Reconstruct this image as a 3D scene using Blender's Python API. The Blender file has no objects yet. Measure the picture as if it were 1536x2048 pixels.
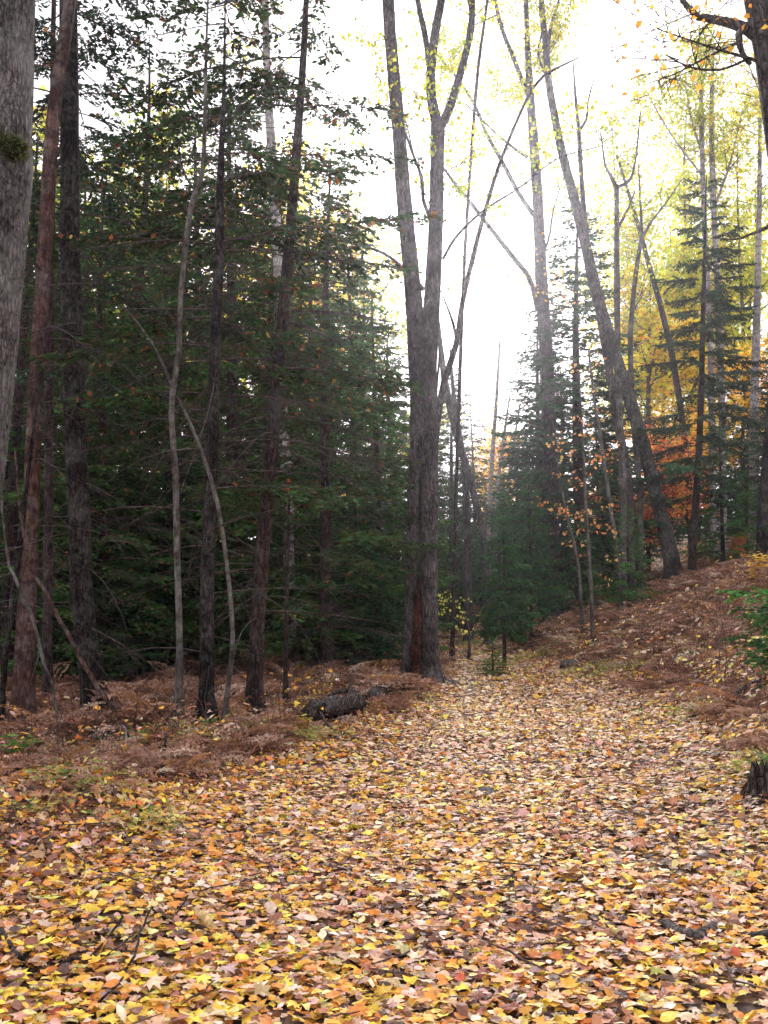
import bpy, math, os
import numpy as np
from mathutils import Vector

RAD = math.radians
scene = bpy.context.scene
COL = scene.collection
FPX = 2000.0
HOR = 1230.0
CAMZ = 1.45
PITCH = math.atan((HOR - 1024) / FPX)

# ------------------------------------------------------------------ camera
cam_d = bpy.data.cameras.new('camera')
cam = bpy.data.objects.new('camera', cam_d)
COL.objects.link(cam)
cam.location = (0, 0, CAMZ)
cam.rotation_euler = (math.pi / 2 + PITCH, 0, 0)
cam_d.sensor_fit = 'VERTICAL'
cam_d.sensor_height = 36
cam_d.lens = FPX / 2048 * 36
cam_d.clip_end = 3000
cam_d.clip_start = 0.05
scene.camera = cam

# ------------------------------------------------------------------ helpers
def nz(v):
    return v / np.maximum(np.linalg.norm(v, axis=-1, keepdims=True), 1e-9)

def ray(px, py):
    dx = (px - 768) / FPX
    dy = (1024 - py) / FPX
    return np.array([dx, math.cos(PITCH) - dy * math.sin(PITCH), math.sin(PITCH) + dy * math.cos(PITCH)])

def at(px, py, Y):
    r = ray(px, py)
    t = Y / r[1]
    return np.array([r[0] * t, Y, CAMZ + r[2] * t])

PATH_Y = np.array([-6, 0, 3, 7.8, 12.3, 17.7, 25, 36, 44, 60])
PATH_L = np.array([-3.2, -2.6, -2.0, -1.05, 0.2, 0.99, 1.4, 1.9, 0.8, -4])
PATH_R = np.array([1.9, 2.0, 2.2, 2.7, 3.55, 3.75, 3.0, 2.9, 2.2, -1])

def sp(x, k=1.0):
    return np.log1p(np.exp(np.clip(x / k, -40, 40))) * k

def terrain(x, y, fine=True):
    x = np.asarray(x, float); y = np.asarray(y, float)
    z = 0.018 * sp(y - 6, 1.5) * np.where(y < 60, 1, 1)
    xr = np.interp(y, PATH_Y, PATH_R) + 0.25
    s = x - xr
    r = sp(s, 0.45)
    z = z + 0.41 * r / (1 + r / 45.0)
    xl = np.interp(y, PATH_Y, PATH_L) - 0.3
    l = sp(xl - x, 0.4)
    z = z + 0.10 * np.tanh(l / 0.8) - 0.16 * np.tanh(sp(l - 1.6, 0.6) / 2.5) + 0.05 * np.maximum(l - 25, 0)
    off = np.clip(np.maximum(s, xl - x), 0, 1)
    z = z + (0.02 + 0.09 * off) * (np.sin(x * 1.3 + 1.7 * np.sin(y * .6)) * np.sin(y * 1.1 + 0.6 * np.sin(x * .9)))
    if fine:
        z = z + (0.006 + 0.02 * off) * np.sin(x * 5.1 + np.sin(y * 3.3) * 1.5) * np.sin(y * 4.3 + 1.1 * np.sin(x * 2.7))
    return z

def hit(px, py, dmax=70):
    r = ray(px, py)
    t = np.linspace(1.5, dmax, 6000)
    x = r[0] * t; y = r[1] * t; z = CAMZ + r[2] * t
    b = z < terrain(x, y)
    if not b.any():
        return None
    i = int(np.argmax(b))
    return np.array([x[i], y[i], float(terrain(x[i], y[i]))])

class Geo:
    """collects vertices, faces, per-vertex colours and material slots of one mesh"""
    def __init__(s):
        s.V = []; s.C = []; s.F = []; s.M = []; s.n = 0
    def add(s, V, F, mat=0, col=None):
        V = np.asarray(V, float).reshape(-1, 3); F = np.asarray(F, np.int64)
        if len(V) == 0:
            return
        if col is None:
            col = np.ones((len(V), 3)) * .5
        col = np.asarray(col, float)
        if col.ndim == 1:
            col = np.tile(col, (len(V), 1))
        s.V.append(V); s.C.append(col); s.F.append(F + s.n); s.M.append(np.full(len(F), mat)); s.n += len(V)
    def mesh(s, name, mats, smooth=(0,), origin=(0, 0, 0)):
        me = bpy.data.meshes.new(name)
        V = np.concatenate(s.V) - np.asarray(origin, float)
        C = np.concatenate(s.C)
        me.vertices.add(len(V)); me.vertices.foreach_set('co', V.astype(np.float32).ravel())
        loops = np.concatenate([f.ravel() for f in s.F])
        sizes = np.concatenate([np.full(len(f), f.shape[1]) for f in s.F])
        starts = np.concatenate([[0], np.cumsum(sizes)[:-1]])
        me.loops.add(len(loops)); me.loops.foreach_set('vertex_index', loops.astype(np.int32))
        me.polygons.add(len(sizes)); me.polygons.foreach_set('loop_start', starts.astype(np.int32))
        mi = np.concatenate(s.M).astype(np.int32)
        me.polygons.foreach_set('material_index', mi)
        me.polygons.foreach_set('use_smooth', np.isin(mi, list(smooth)))
        a = me.color_attributes.new('tint', 'FLOAT_COLOR', 'POINT')
        a.data.foreach_set('color', np.concatenate([C, np.ones((len(C), 1))], 1).astype(np.float32).ravel())
        for m in mats:
            me.materials.append(m)
        me.update(calc_edges=True)
        return me

def link(name, me, parent=None, loc=None):
    o = bpy.data.objects.new(name, me)
    COL.objects.link(o)
    if parent is not None:
        o.parent = parent
    if loc is not None:
        o.location = loc
    return o

def tag(o, label=None, cat=None, group=None, kind=None):
    if label: o['label'] = label
    if cat: o['category'] = cat
    if group: o['group'] = group
    if kind: o['kind'] = kind
    return o

def tubes(P, R, sides=4, rough=0.0, rng=None):
    """P (B,N,3), R (B,N) -> V, F"""
    P = np.asarray(P, float); R = np.asarray(R, float)
    if P.ndim == 2:
        P = P[None]; R = R[None]
    B, N, _ = P.shape
    T = nz(np.gradient(P, axis=1))
    mean = nz(P[:, -1] - P[:, 0])
    ref = np.zeros((B, 3)); ref[np.arange(B), np.argmin(np.abs(mean), 1)] = 1
    U = nz(np.cross(T, ref[:, None, :])); W = np.cross(T, U)
    a = np.arange(sides) / sides * 2 * math.pi
    rr = R[:, :, None] * np.ones(sides)
    if rough:
        g = rng.normal(size=(B, N, sides))
        g = (g + np.roll(g, 1, 1) + np.roll(g, -1, 1)) / 1.7
        g2 = rng.normal(size=(B, 1, sides))
        rr = rr * (1 + rough * (0.6 * g + 0.8 * g2))
    V = P[:, :, None, :] + rr[..., None] * (np.cos(a)[None, None, :, None] * U[:, :, None, :] + np.sin(a)[None, None, :, None] * W[:, :, None, :])
    V = V.reshape(-1, 3)
    b = np.arange(B)[:, None, None] * N * sides; i = np.arange(N - 1)[None, :, None] * sides
    j = np.arange(sides)[None, None, :]; j2 = (j + 1) % sides
    F = np.stack([b + i + j, b + i + j2, b + i + sides + j2, b + i + sides + j], -1).reshape(-1, 4)
    return V, F

def resample(P, R, step):
    P = np.asarray(P, float); R = np.asarray(R, float)
    # Catmull-Rom through the control points
    if len(P) > 2:
        Q = np.vstack([2 * P[0] - P[1], P, 2 * P[-1] - P[-2]])
        out = []; ro = []
        for i in range(1, len(Q) - 2):
            p0, p1, p2, p3 = Q[i - 1], Q[i], Q[i + 1], Q[i + 2]
            n = max(2, int(np.linalg.norm(p2 - p1) / step))
            t = np.arange(n)[:, None] / n
            out.append(.5 * (2 * p1 + (p2 - p0) * t + (2 * p0 - 5 * p1 + 4 * p2 - p3) * t ** 2 + (3 * p1 - p0 - 3 * p2 + p3) * t ** 3))
            ro.append(R[i - 1] + (R[i] - R[i - 1]) * t[:, 0])
        return np.vstack(out + [P[-1:]]), np.concatenate(ro + [R[-1:]])
    n = max(3, int(np.linalg.norm(P[1] - P[0]) / step)); t = np.linspace(0, 1, n)[:, None]
    return P[0] * (1 - t) + P[1] * t, R[0] * (1 - t[:, 0]) + R[1] * t[:, 0]

# ------------------------------------------------------------------ materials
def newmat(name):
    m = bpy.data.materials.new(name); m.use_nodes = True
    nt = m.node_tree; nt.nodes.clear()
    out = nt.nodes.new('ShaderNodeOutputMaterial')
    return m, nt, out

def N(nt, t, **kw):
    n = nt.nodes.new(t)
    for k, v in kw.items():
        if k.startswith('i_'):
            n.inputs[k[2:]].default_value = v
        else:
            setattr(n, k, v)
    return n

def ramp(nt, stops, interp='LINEAR'):
    r = nt.nodes.new('ShaderNodeValToRGB'); e = r.color_ramp.elements
    r.color_ramp.interpolation = interp
    while len(e) < len(stops): e.new(0.5)
    for k, (p, c) in zip(e, stops):
        k.position = p; k.color = (*c, 1)
    return r

def bark(name, dark, mid, light, lichen=0.0, lichcol=(.42, .44, .40), scale=1.0, ridge=1.0, moss=0.0, rings=0.0):
    m, nt, out = newmat(name); L = nt.links.new
    tc = N(nt, 'ShaderNodeTexCoord')
    mp = N(nt, 'ShaderNodeMapping'); mp.inputs['Scale'].default_value = (12 * scale, 12 * scale, 3.2 * scale)
    L(tc.outputs['Object'], mp.inputs['Vector'])
    n1 = N(nt, 'ShaderNodeTexNoise', i_Scale=2.2, i_Detail=8.0, i_Roughness=.68, i_Distortion=.6)
    L(mp.outputs[0], n1.inputs['Vector'])
    r1 = ramp(nt, [(.36, dark), (.5, mid), (.64, light)])
    L(n1.outputs['Fac'], r1.inputs[0])
    # large soft patches
    n2 = N(nt, 'ShaderNodeTexNoise', i_Scale=1.7, i_Detail=5.0, i_Roughness=.6)
    L(tc.outputs['Object'], n2.inputs['Vector'])
    r2 = ramp(nt, [(.38, (.55, .53, .52)), (.62, (1.35, 1.32, 1.3))])
    L(n2.outputs['Fac'], r2.inputs[0])
    mul = N(nt, 'ShaderNodeMix', data_type='RGBA', blend_type='MULTIPLY'); mul.inputs[0].default_value = 1
    L(r1.outputs[0], mul.inputs[6]); L(r2.outputs[0], mul.inputs[7])
    mp2 = N(nt, 'ShaderNodeMapping'); mp2.inputs['Scale'].default_value = (22 * scale, 22 * scale, 5.5 * scale)
    wn = N(nt, 'ShaderNodeTexNoise', i_Scale=3.0, i_Detail=4.0); L(tc.outputs['Object'], wn.inputs['Vector'])
    wa = N(nt, 'ShaderNodeVectorMath', operation='MULTIPLY_ADD'); wa.inputs[1].default_value = (.16, .16, .5); L(wn.outputs['Color'], wa.inputs[0]); L(tc.outputs['Object'], wa.inputs[2])
    L(wa.outputs[0], mp2.inputs['Vector'])
    vo = N(nt, 'ShaderNodeTexVoronoi', feature='DISTANCE_TO_EDGE', i_Scale=1.0); L(mp2.outputs[0], vo.inputs['Vector'])
    k0 = max(.25, 1 - .55 * min(ridge, 1.6))
    rv = ramp(nt, [(.0, (k0,) * 3), (.16, (1.0,) * 3), (.5, (1.18,) * 3)]); L(vo.outputs['Distance'], rv.inputs[0])
    mul3 = N(nt, 'ShaderNodeMix', data_type='RGBA', blend_type='MULTIPLY'); mul3.inputs[0].default_value = 1
    L(mul.outputs[2], mul3.inputs[6]); L(rv.outputs[0], mul3.inputs[7])
    col = mul3.outputs[2]
    if lichen:
        n3 = N(nt, 'ShaderNodeTexNoise', i_Scale=14.0 * scale, i_Detail=7.0, i_Roughness=.72)
        L(tc.outputs['Object'], n3.inputs['Vector'])
        n4 = N(nt, 'ShaderNodeTexNoise', i_Scale=2.3, i_Detail=3.0)
        L(tc.outputs['Object'], n4.inputs['Vector'])
        ad = N(nt, 'ShaderNodeMath', operation='ADD'); L(n3.outputs['Fac'], ad.inputs[0]); L(n4.outputs['Fac'], ad.inputs[1])
        r3 = ramp(nt, [(.5 - .1 * lichen, (0, 0, 0)), (.62, (1, 1, 1))])
        hv = N(nt, 'ShaderNodeMath', operation='MULTIPLY'); hv.inputs[1].default_value = .5
        L(ad.outputs[0], hv.inputs[0]); L(hv.outputs[0], r3.inputs[0])
        sc = N(nt, 'ShaderNodeMath', operation='MULTIPLY'); sc.inputs[1].default_value = min(1, lichen)
        L(r3.outputs[0], sc.inputs[0])
        mx = N(nt, 'ShaderNodeMix', data_type='RGBA'); L(sc.outputs[0], mx.inputs[0]); L(col, mx.inputs[6]); mx.inputs[7].default_value = (*lichcol, 1)
        col = mx.outputs[2]
    if moss:
        n5 = N(nt, 'ShaderNodeTexNoise', i_Scale=3.1, i_Detail=6.0, i_Roughness=.65)
        L(tc.outputs['Object'], n5.inputs['Vector'])
        r5 = ramp(nt, [(.60 - .12 * moss, (0, 0, 0)), (.68, (1, 1, 1))]); L(n5.outputs['Fac'], r5.inputs[0])
        mx = N(nt, 'ShaderNodeMix', data_type='RGBA'); L(r5.outputs[0], mx.inputs[0]); L(col, mx.inputs[6]); mx.inputs[7].default_value = (.055, .075, .02, 1)
        col = mx.outputs[2]
    if rings:
        w = N(nt, 'ShaderNodeTexWave', wave_type='BANDS', bands_direction='Z', i_Scale=1.1, i_Distortion=7.0, i_Detail=4.0)
        w.inputs['Detail Scale'].default_value = 1.6
        L(tc.outputs['Object'], w.inputs['Vector'])
        r6 = ramp(nt, [(.04, (1, 1, 1)), (.16, (0, 0, 0))]); L(w.outputs['Fac'], r6.inputs[0])
        sc = N(nt, 'ShaderNodeMath', operation='MULTIPLY'); sc.inputs[1].default_value = rings; L(r6.outputs[0], sc.inputs[0])
        mx = N(nt, 'ShaderNodeMix', data_type='RGBA'); L(sc.outputs[0], mx.inputs[0]); L(col, mx.inputs[6]); mx.inputs[7].default_value = (*dark, 1)
        col = mx.outputs[2]
    p = N(nt, 'ShaderNodeBsdfPrincipled'); p.inputs['Roughness'].default_value = .92
    p.inputs['Specular IOR Level'].default_value = .15
    L(col, p.inputs['Base Color'])
    bp = N(nt, 'ShaderNodeBump', i_Strength=.9 * ridge, i_Distance=.03)
    hm = N(nt, 'ShaderNodeMath', operation='MULTIPLY_ADD'); L(rv.outputs[0], hm.inputs[0]); hm.inputs[1].default_value = .6; L(n1.outputs['Fac'], hm.inputs[2])
    L(hm.outputs[0], bp.inputs['Height']); L(bp.outputs[0], p.inputs['Normal'])
    L(p.outputs[0], out.inputs[0])
    return m

def leafmat(name, trans=.4, var=.25, rough=.6, boost=1.3, nscale=40.0, spec=.25):
    m, nt, out = newmat(name); L = nt.links.new
    a = N(nt, 'ShaderNodeAttribute', attribute_name='tint')
    tc = N(nt, 'ShaderNodeTexCoord')
    n = N(nt, 'ShaderNodeTexNoise', i_Scale=nscale, i_Detail=3.0)
    L(tc.outputs['Object'], n.inputs['Vector'])
    r = ramp(nt, [(.3, (1 - var,) * 3), (.7, (1 + var,) * 3)]); L(n.outputs['Fac'], r.inputs[0])
    mul = N(nt, 'ShaderNodeMix', data_type='RGBA', blend_type='MULTIPLY'); mul.inputs[0].default_value = 1
    L(a.outputs['Color'], mul.inputs[6]); L(r.outputs[0], mul.inputs[7])
    p = N(nt, 'ShaderNodeBsdfPrincipled'); p.inputs['Roughness'].default_value = rough
    p.inputs['Specular IOR Level'].default_value = spec
    L(mul.outputs[2], p.inputs['Base Color'])
    g = N(nt, 'ShaderNodeMix', data_type='RGBA', blend_type='MULTIPLY'); g.inputs[0].default_value = 1
    L(mul.outputs[2], g.inputs[6]); g.inputs[7].default_value = (boost, boost, boost * .8, 1)
    t = N(nt, 'ShaderNodeBsdfTranslucent'); L(g.outputs[2], t.inputs['Color'])
    mx = N(nt, 'ShaderNodeMixShader'); mx.inputs[0].default_value = trans
    L(p.outputs[0], mx.inputs[1]); L(t.outputs[0], mx.inputs[2]); L(mx.outputs[0], out.inputs[0])
    return m

B_MAPLE = bark('bark_grey_lichened', (.04, .034, .032), (.10, .088, .084), (.21, .195, .19), lichen=.55, lichcol=(.36, .37, .35), moss=.5)
B_GREY = bark('bark_grey_ridged', (.028, .022, .021), (.085, .070, .067), (.19, .17, .168), lichen=.3, lichcol=(.27, .26, .25), ridge=1.3)
B_HEM = bark('bark_hemlock_brown', (.016, .010, .008), (.046, .029, .025), (.10, .068, .06), lichen=.12, ridge=1.2)
B_DARK = bark('bark_dark_furrowed', (.008, .006, .005), (.026, .018, .016), (.075, .058, .052), lichen=.2, ridge=1.6)
B_RED = bark('bark_reddish_pine', (.03, .015, .012), (.09, .048, .038), (.16, .098, .08), lichen=.2, ridge=.8, rings=.5)
B_BIRCH = bark('bark_pale_birch', (.12, .11, .105), (.32, .30, .285), (.52, .5, .48), lichen=.3, lichcol=(.2, .2, .18), ridge=.4, rings=.6)
B_SAP = bark('bark_sapling', (.024, .021, .017), (.062, .054, .045), (.13, .118, .10), lichen=.3, ridge=.4)
B_ROT = bark('rotten_heartwood', (.02, .008, .006), (.085, .03, .018), (.19, .08, .05), ridge=1.6)
B_LOG = bark('weathered_log', (.018, .013, .011), (.085, .062, .05), (.22, .18, .15), lichen=.2, ridge=1.6)
B_TWIG = bark('twig_bark', (.03, .022, .019), (.075, .056, .05), (.15, .128, .12), ridge=.2)
M_NEEDLE = leafmat('conifer_needles', trans=.22, var=.35, rough=.75, nscale=5, boost=1.3, spec=.08)
M_LEAF = leafmat('tree_leaves', trans=.68, var=.2, nscale=5, boost=1.35, spec=.1)
M_LITTER = leafmat('fallen_leaves', trans=.12, var=.22, rough=.62, nscale=55, boost=1.1, spec=.3)
M_FERN = leafmat('dead_bracken', trans=.25, var=.25, nscale=12, rough=.8)

# ------------------------------------------------------------------ foliage builders
def diamonds(P, D, Nn, l, w, fold=0.0):
    """leaf quads: base P, direction D, normal Nn, length l, width w (arrays)"""
    S = nz(np.cross(D, Nn))
    l = np.asarray(l)[:, None]; w = np.asarray(w)[:, None]
    a = P; b = P + D * l * .45 + S * w * .5 + Nn * fold * w; c = P + D * l; d = P + D * l * .45 - S * w * .5 + Nn * fold * w
    V = np.stack([a, b, c, d], 1).reshape(-1, 3)
    F = np.arange(len(P) * 4).reshape(-1, 4)
    return V, F

def vary(rng, n, base, amt=.25, hue=.08):
    c = np.tile(np.asarray(base, float), (n, 1))
    return np.clip(c * (1 + amt * rng.normal(size=(n, 1))) * (1 + hue * rng.normal(size=(n, 3))), .004, 1)

def conifer_crown(geo, axis, rng, h0, H, Lmax, per_m=7, droop=.3, rise=.15, green=(.045, .085, .04), needle=.085, dens=1.35,
                  shape=.85, bare=0.0, low_bare=0.0, brown=.04, sparse=1.0, azmask=None, caught=0.0, gap=.25):
    """axis(z)->(x,y); branches (material 0) and needle sprays (material 1)"""
    nb = int((H - h0) * per_m)
    z = h0 + (H - h0) * (np.arange(nb) + rng.random(nb)) / nb
    u = (z - h0) / (H - h0)
    az = np.arange(nb) * 2.39996 + rng.normal(size=nb) * .5
    if azmask is not None:
        ok = azmask(az); z, u, az = z[ok], u[ok], az[ok]; nb = len(z)
    L = Lmax * ((1 - u) ** shape * .93 + .07) * rng.uniform(.55, 1.12, nb) * np.clip(.75 + u * 1.6, 0, 1)
    A = np.array([axis(q) for q in z])
    t = np.linspace(0, 1, 7)
    hd = np.stack([np.cos(az), np.sin(az), 0 * az], 1); sd = np.stack([-np.sin(az), np.cos(az), 0 * az], 1)
    dr = droop * rng.uniform(.6, 1.4, nb); ri = rise * rng.uniform(.3, 1.5, nb) + .35 * u ** 3
    wig = rng.normal(size=nb) * .12
    P = np.zeros((nb, 7, 3))
    P[:, 0] = 0
    P = (hd[:, None] * (t[None, :, None] * L[:, None, None] * (1 - .12 * t[None, :, None]))
         + sd[:, None] * (wig[:, None, None] * L[:, None, None] * (t ** 2)[None, :, None]))
    P[..., 2] += L[:, None] * (ri[:, None] * t - dr[:, None] * t ** 2 + .35 * dr[:, None] * t ** 4)
    P[..., 0] += A[:, 0][:, None]; P[..., 1] += A[:, 1][:, None]; P[..., 2] += z[:, None]
    r0 = (.003 + .0055 * L) * rng.uniform(.6, 1.2, nb)
    V, F = tubes(P, r0[:, None] * (1 - .85 * t)[None], 4)
    geo.add(V, F, 0)
    # side twigs
    bare_b = (rng.random(nb) < bare) | (rng.random(nb) < low_bare * np.clip(1 - u * 2.2, 0, 1))
    cnt = np.maximum(3, (L / .075 * sparse).astype(int))
    bi = np.repeat(np.arange(nb), cnt)
    k = np.concatenate([np.arange(c) for c in cnt])
    tt = np.clip(gap + (1.0 - gap) * (k + rng.random(len(k))) / cnt[bi], 0, .999)
    seg = np.minimum((tt * 6).astype(int), 5); fr = (tt * 6 - seg)[:, None]
    P0 = P[bi, seg] * (1 - fr) + P[bi, seg + 1] * fr
    T = nz(P[bi, seg + 1] - P[bi, seg])
    side = np.where(rng.random(len(k)) < .5, 1, -1)[:, None]
    SD = nz(np.cross(T, [0, 0, 1.0])) * side
    TD = nz(T * rng.uniform(.45, .9, (len(k), 1)) + SD * rng.uniform(.5, .95, (len(k), 1)) + np.array([0, 0, 1.]) * rng.normal(-.06, .2, (len(k), 1)))
    TL = (.10 + .34 * L[bi] * (1.06 - tt)) * rng.uniform(.5, 1.15, len(k)); TL = np.minimum(TL, .75)
    end = k >= cnt[bi] - 1
    TD[end] = T[end]
    dro = rng.uniform(.1, .5, len(k))
    s3 = np.array([0, .5, 1.])
    TP = P0[:, None] + TD[:, None] * (TL[:, None, None] * s3[None, :, None])
    TP[..., 2] -= (dro * TL)[:, None] * s3[None] ** 2
    V, F = tubes(TP, (.0032 + .003 * TL)[:, None] * np.array([1, .7, .3])[None], 3)
    geo.add(V, F, 0)
    live = ~bare_b[bi]
    P0, TD, TL, dro, bi2 = P0[live], TD[live], TL[live], dro[live], bi[live]
    m = len(P0)
    if m == 0: return
    # tertiary sprays: needles on both sides along every twig
    kn = np.maximum(3, (TL / (needle * .30) * dens).astype(int))
    ti = np.repeat(np.arange(m), kn)
    s = (np.concatenate([np.arange(c) for c in kn]) + rng.random(len(ti))) / kn[ti]
    Q = P0[ti] + TD[ti] * (TL[ti] * s)[:, None]; Q[:, 2] -= dro[ti] * TL[ti] * s ** 2
    Tw = nz(TD[ti] - np.array([0, 0, 1.]) * (2 * dro[ti] * s * .6)[:, None])
    S = nz(np.cross(Tw, [0, 0, 1.]))
    sg = np.where(rng.random(len(ti)) < .5, 1, -1)[:, None]
    D = nz(Tw * rng.uniform(.4, .9, (len(ti), 1)) + S * sg * rng.uniform(.5, 1, (len(ti), 1)) + rng.normal(size=(len(ti), 3)) * .16)
    Nn = nz(np.cross(D, S) * 1.0 + np.array([0, 0, .6]) + rng.normal(size=(len(ti), 3)) * .35)
    Nn = nz(Nn - D * (Nn * D).sum(1, keepdims=True))
    ll = needle * rng.uniform(.6, 1.35, len(ti)); ww = ll * rng.uniform(.3, .5, len(ti))
    V, F = diamonds(Q, D, Nn, ll, ww)
    bc = vary(rng, nb, green, .22, .07)
    C = bc[bi2[ti]] * (1 + .25 * rng.normal(size=(len(ti), 1)))
    br = rng.random(len(ti)) < brown
    C[br] = np.array([.11, .06, .03])
    C = np.clip(C, .006, 1)
    geo.add(V, F, 1, np.repeat(C, 4, 0))
    if caught:
        nc = int(caught * m)
        ix = rng.integers(0, m, nc)
        Q = P0[ix] + TD[ix] * TL[ix][:, None] * .5 + rng.normal(size=(nc, 3)) * .03
        D = nz(rng.normal(size=(nc, 3)) + [0, 0, -.6]); Nn = nz(np.cross(D, rng.normal(size=(nc, 3))))
        V, F = diamonds(Q, D, Nn, rng.uniform(.05, .10, nc), rng.uniform(.045, .08, nc), .1)
        pal = np.array([(.38, .11, .03), (.28, .10, .04), (.45, .2, .04), (.3, .07, .03), (.6, .42, .08)])
        C = pal[rng.choice(5, nc, p=[.32, .33, .16, .11, .08])] * rng.uniform(.7, 1.1, (nc, 1))
        geo.add(V, F, 2, np.repeat(C, 4, 0))

def leafy_crown(geo, limbs, rng, n2=40, L2=(1., 2.4), n3=9, L3=.7, nleaf=14, leaf=.08, pal=((.4, .45, .06),), palw=None,
                t0=.3, up=.35, spread=.22, tubes2=True, r2=.016, clump=.55, keep=1.0):
    """limbs: list of (N,3) paths. Secondary boughs, twigs, leaf blades. mats 0 twig, 1 leaf"""
    lim = [np.asarray(l) for l in limbs]
    ln = np.array([np.linalg.norm(l[-1] - l[0]) for l in lim]); pr = ln / ln.sum()
    li = rng.choice(len(lim), n2, p=pr); tt = rng.uniform(t0, 1, n2)
    P0 = np.zeros((n2, 3)); T = np.zeros((n2, 3))
    for i in range(n2):
        l = lim[li[i]]; f = tt[i] * (len(l) - 1); a = min(int(f), len(l) - 2)
        P0[i] = l[a] + (l[a + 1] - l[a]) * (f - a); T[i] = l[a + 1] - l[a]
    T = nz(T)
    R = rng.normal(size=(n2, 3)); R[:, 2] *= .5
    D = nz(T * .45 + nz(R) * .9 + np.array([0, 0, up]))
    L = rng.uniform(*L2, n2) * (1.1 - .5 * tt)
    t = np.linspace(0, 1, 5)
    K = rng.normal(size=(n2, 3)) * .18
    P = P0[:, None] + D[:, None] * (L[:, None, None] * t[None, :, None]) + K[:, None] * (L[:, None, None] * (t ** 2)[None, :, None])
    if tubes2:
        V, F = tubes(P, (r2 * L / L.max())[:, None] * (1 - .8 * t)[None], 4); geo.add(V, F, 0)
    m = n2 * n3
    bi = np.repeat(np.arange(n2), n3); s = rng.uniform(.25, 1, m); f = s * 4; a = np.minimum(f.astype(int), 3); fr = (f - a)[:, None]
    Q0 = P[bi, a] * (1 - fr) + P[bi, a + 1] * fr
    R = rng.normal(size=(m, 3)); R[:, 2] *= .6
    QD = nz(nz(P[bi, a + 1] - P[bi, a]) * .6 + nz(R) + np.array([0, 0, .15]))
    QL = L3 * rng.uniform(.5, 1.2, m)
    s3 = np.array([0, .5, 1.])
    TP = Q0[:, None] + QD[:, None] * (QL[:, None, None] * s3[None, :, None]); TP[..., 2] -= .15 * QL[:, None] * s3[None] ** 2
    if tubes2:
        V, F = tubes(TP, np.full((m, 1), .0045) * np.array([1.2, .8, .4])[None], 3); geo.add(V, F, 0)
    # leaves, thinned in clumps so sky shows through
    on = rng.random(m) < clump
    idx = np.where(on)[0]
    if len(idx) == 0 or nleaf == 0: return
    ti = np.repeat(idx, nleaf); k = len(ti)
    C0 = Q0[ti] + QD[ti] * (QL[ti] * rng.uniform(.2, 1.1, k))[:, None] + rng.normal(size=(k, 3)) * spread * np.array([1, 1, .6])
    DD = rng.normal(size=(k, 3)); DD[:, 2] -= .5; DD = nz(DD)
    NN = rng.normal(size=(k, 3)); NN[:, 2] += .8; NN = nz(NN - DD * (NN * DD).sum(1, keepdims=True))
    l = leaf * rng.uniform(.6, 1.25, k)
    V, F = diamonds(C0, DD, NN, l, l * rng.uniform(.8, 1.15, k), .12)
    pal = np.array(pal); palw = None if palw is None else np.array(palw) / np.sum(palw)
    bc = rng.choice(len(pal), m, p=palw)
    C = pal[bc[ti]] * (1 + .18 * rng.normal(size=(k, 1))) * (1 + .08 * rng.normal(size=(k, 3)))
    geo.add(V, F, 1, np.repeat(np.clip(C, .01, 1), 4, 0))

def bare_twigs(geo, path, rng, n, L=(.5, 1.6), mat=0, t0=.2, t1=1., r=.006, up=0., droop=.15, sub=4, side=1.0):
    """dead side branches with fine twigs off a stem path"""
    path = np.asarray(path)
    tt = rng.uniform(t0, t1, n); f = tt * (len(path) - 1); a = np.minimum(f.astype(int), len(path) - 2); fr = (f - a)[:, None]
    P0 = path[a] * (1 - fr) + path[a + 1] * fr
    R = rng.normal(size=(n, 3)); R[:, 2] = R[:, 2] * .25; D = nz(nz(R) + np.array([0, 0, up]))
    LL = rng.uniform(*L, n); t = np.linspace(0, 1, 6); K = rng.normal(size=(n, 3)) * .15
    P = P0[:, None] + D[:, None] * (LL[:, None, None] * t[None, :, None]) + K[:, None] * (LL[:, None, None] * (t ** 2)[None, :, None])
    P[..., 2] -= droop * LL[:, None] * t ** 2
    V, F = tubes(P, r * (.6 + .5 * LL[:, None]) * (1 - .85 * t)[None], 4); geo.add(V, F, mat)
    if sub:
        m = n * sub; bi = np.repeat(np.arange(n), sub); s = rng.uniform(.2, .95, m) * 5; a = np.minimum(s.astype(int), 4); fr = (s - a)[:, None]
        Q = P[bi, a] * (1 - fr) + P[bi, a + 1] * fr
        D2 = nz(nz(P[bi, a + 1] - P[bi, a]) + nz(rng.normal(size=(m, 3)) * [1, 1, .6]) * .9)
        l2 = LL[bi] * rng.uniform(.15, .5, m); s3 = np.array([0, .5, 1.])
        TP = Q[:, None] + D2[:, None] * (l2[:, None, None] * s3[None, :, None]); TP[..., 2] -= .12 * l2[:, None] * s3 ** 2
        V, F = tubes(TP, np.full((m, 1), r * .45) * np.array([1, .7, .3])[None], 3); geo.add(V, F, mat)

# ------------------------------------------------------------------ trees traced as stems that stand on the ground
STEMS = {}
def stem_world(pts, Y, rng, extend=0.0, lean=0.0, wob=.05):
    P = []; R = []
    for (px, py, w) in pts:
        p = at(px, py, Y); P.append(p); R.append(w / 2 / FPX * Y)
    P = np.array(P); R = np.array(R)
    if extend:
        d = nz(P[-1] - P[-2]); d = nz(d + np.array([0, 0, .3]))
        P = np.vstack([P, P[-1] + d * extend * .5, P[-1] + d * extend]); R = np.append(R, [R[-1] * .6, .006])
    n = len(P); ph = rng.random() * 6
    h = P[:, 2] - P[0, 2]
    P[:, 1] += lean * h + wob * np.sin(h * .55 + ph) * np.minimum(1, np.abs(h) / 3)
    return P, R

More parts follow.
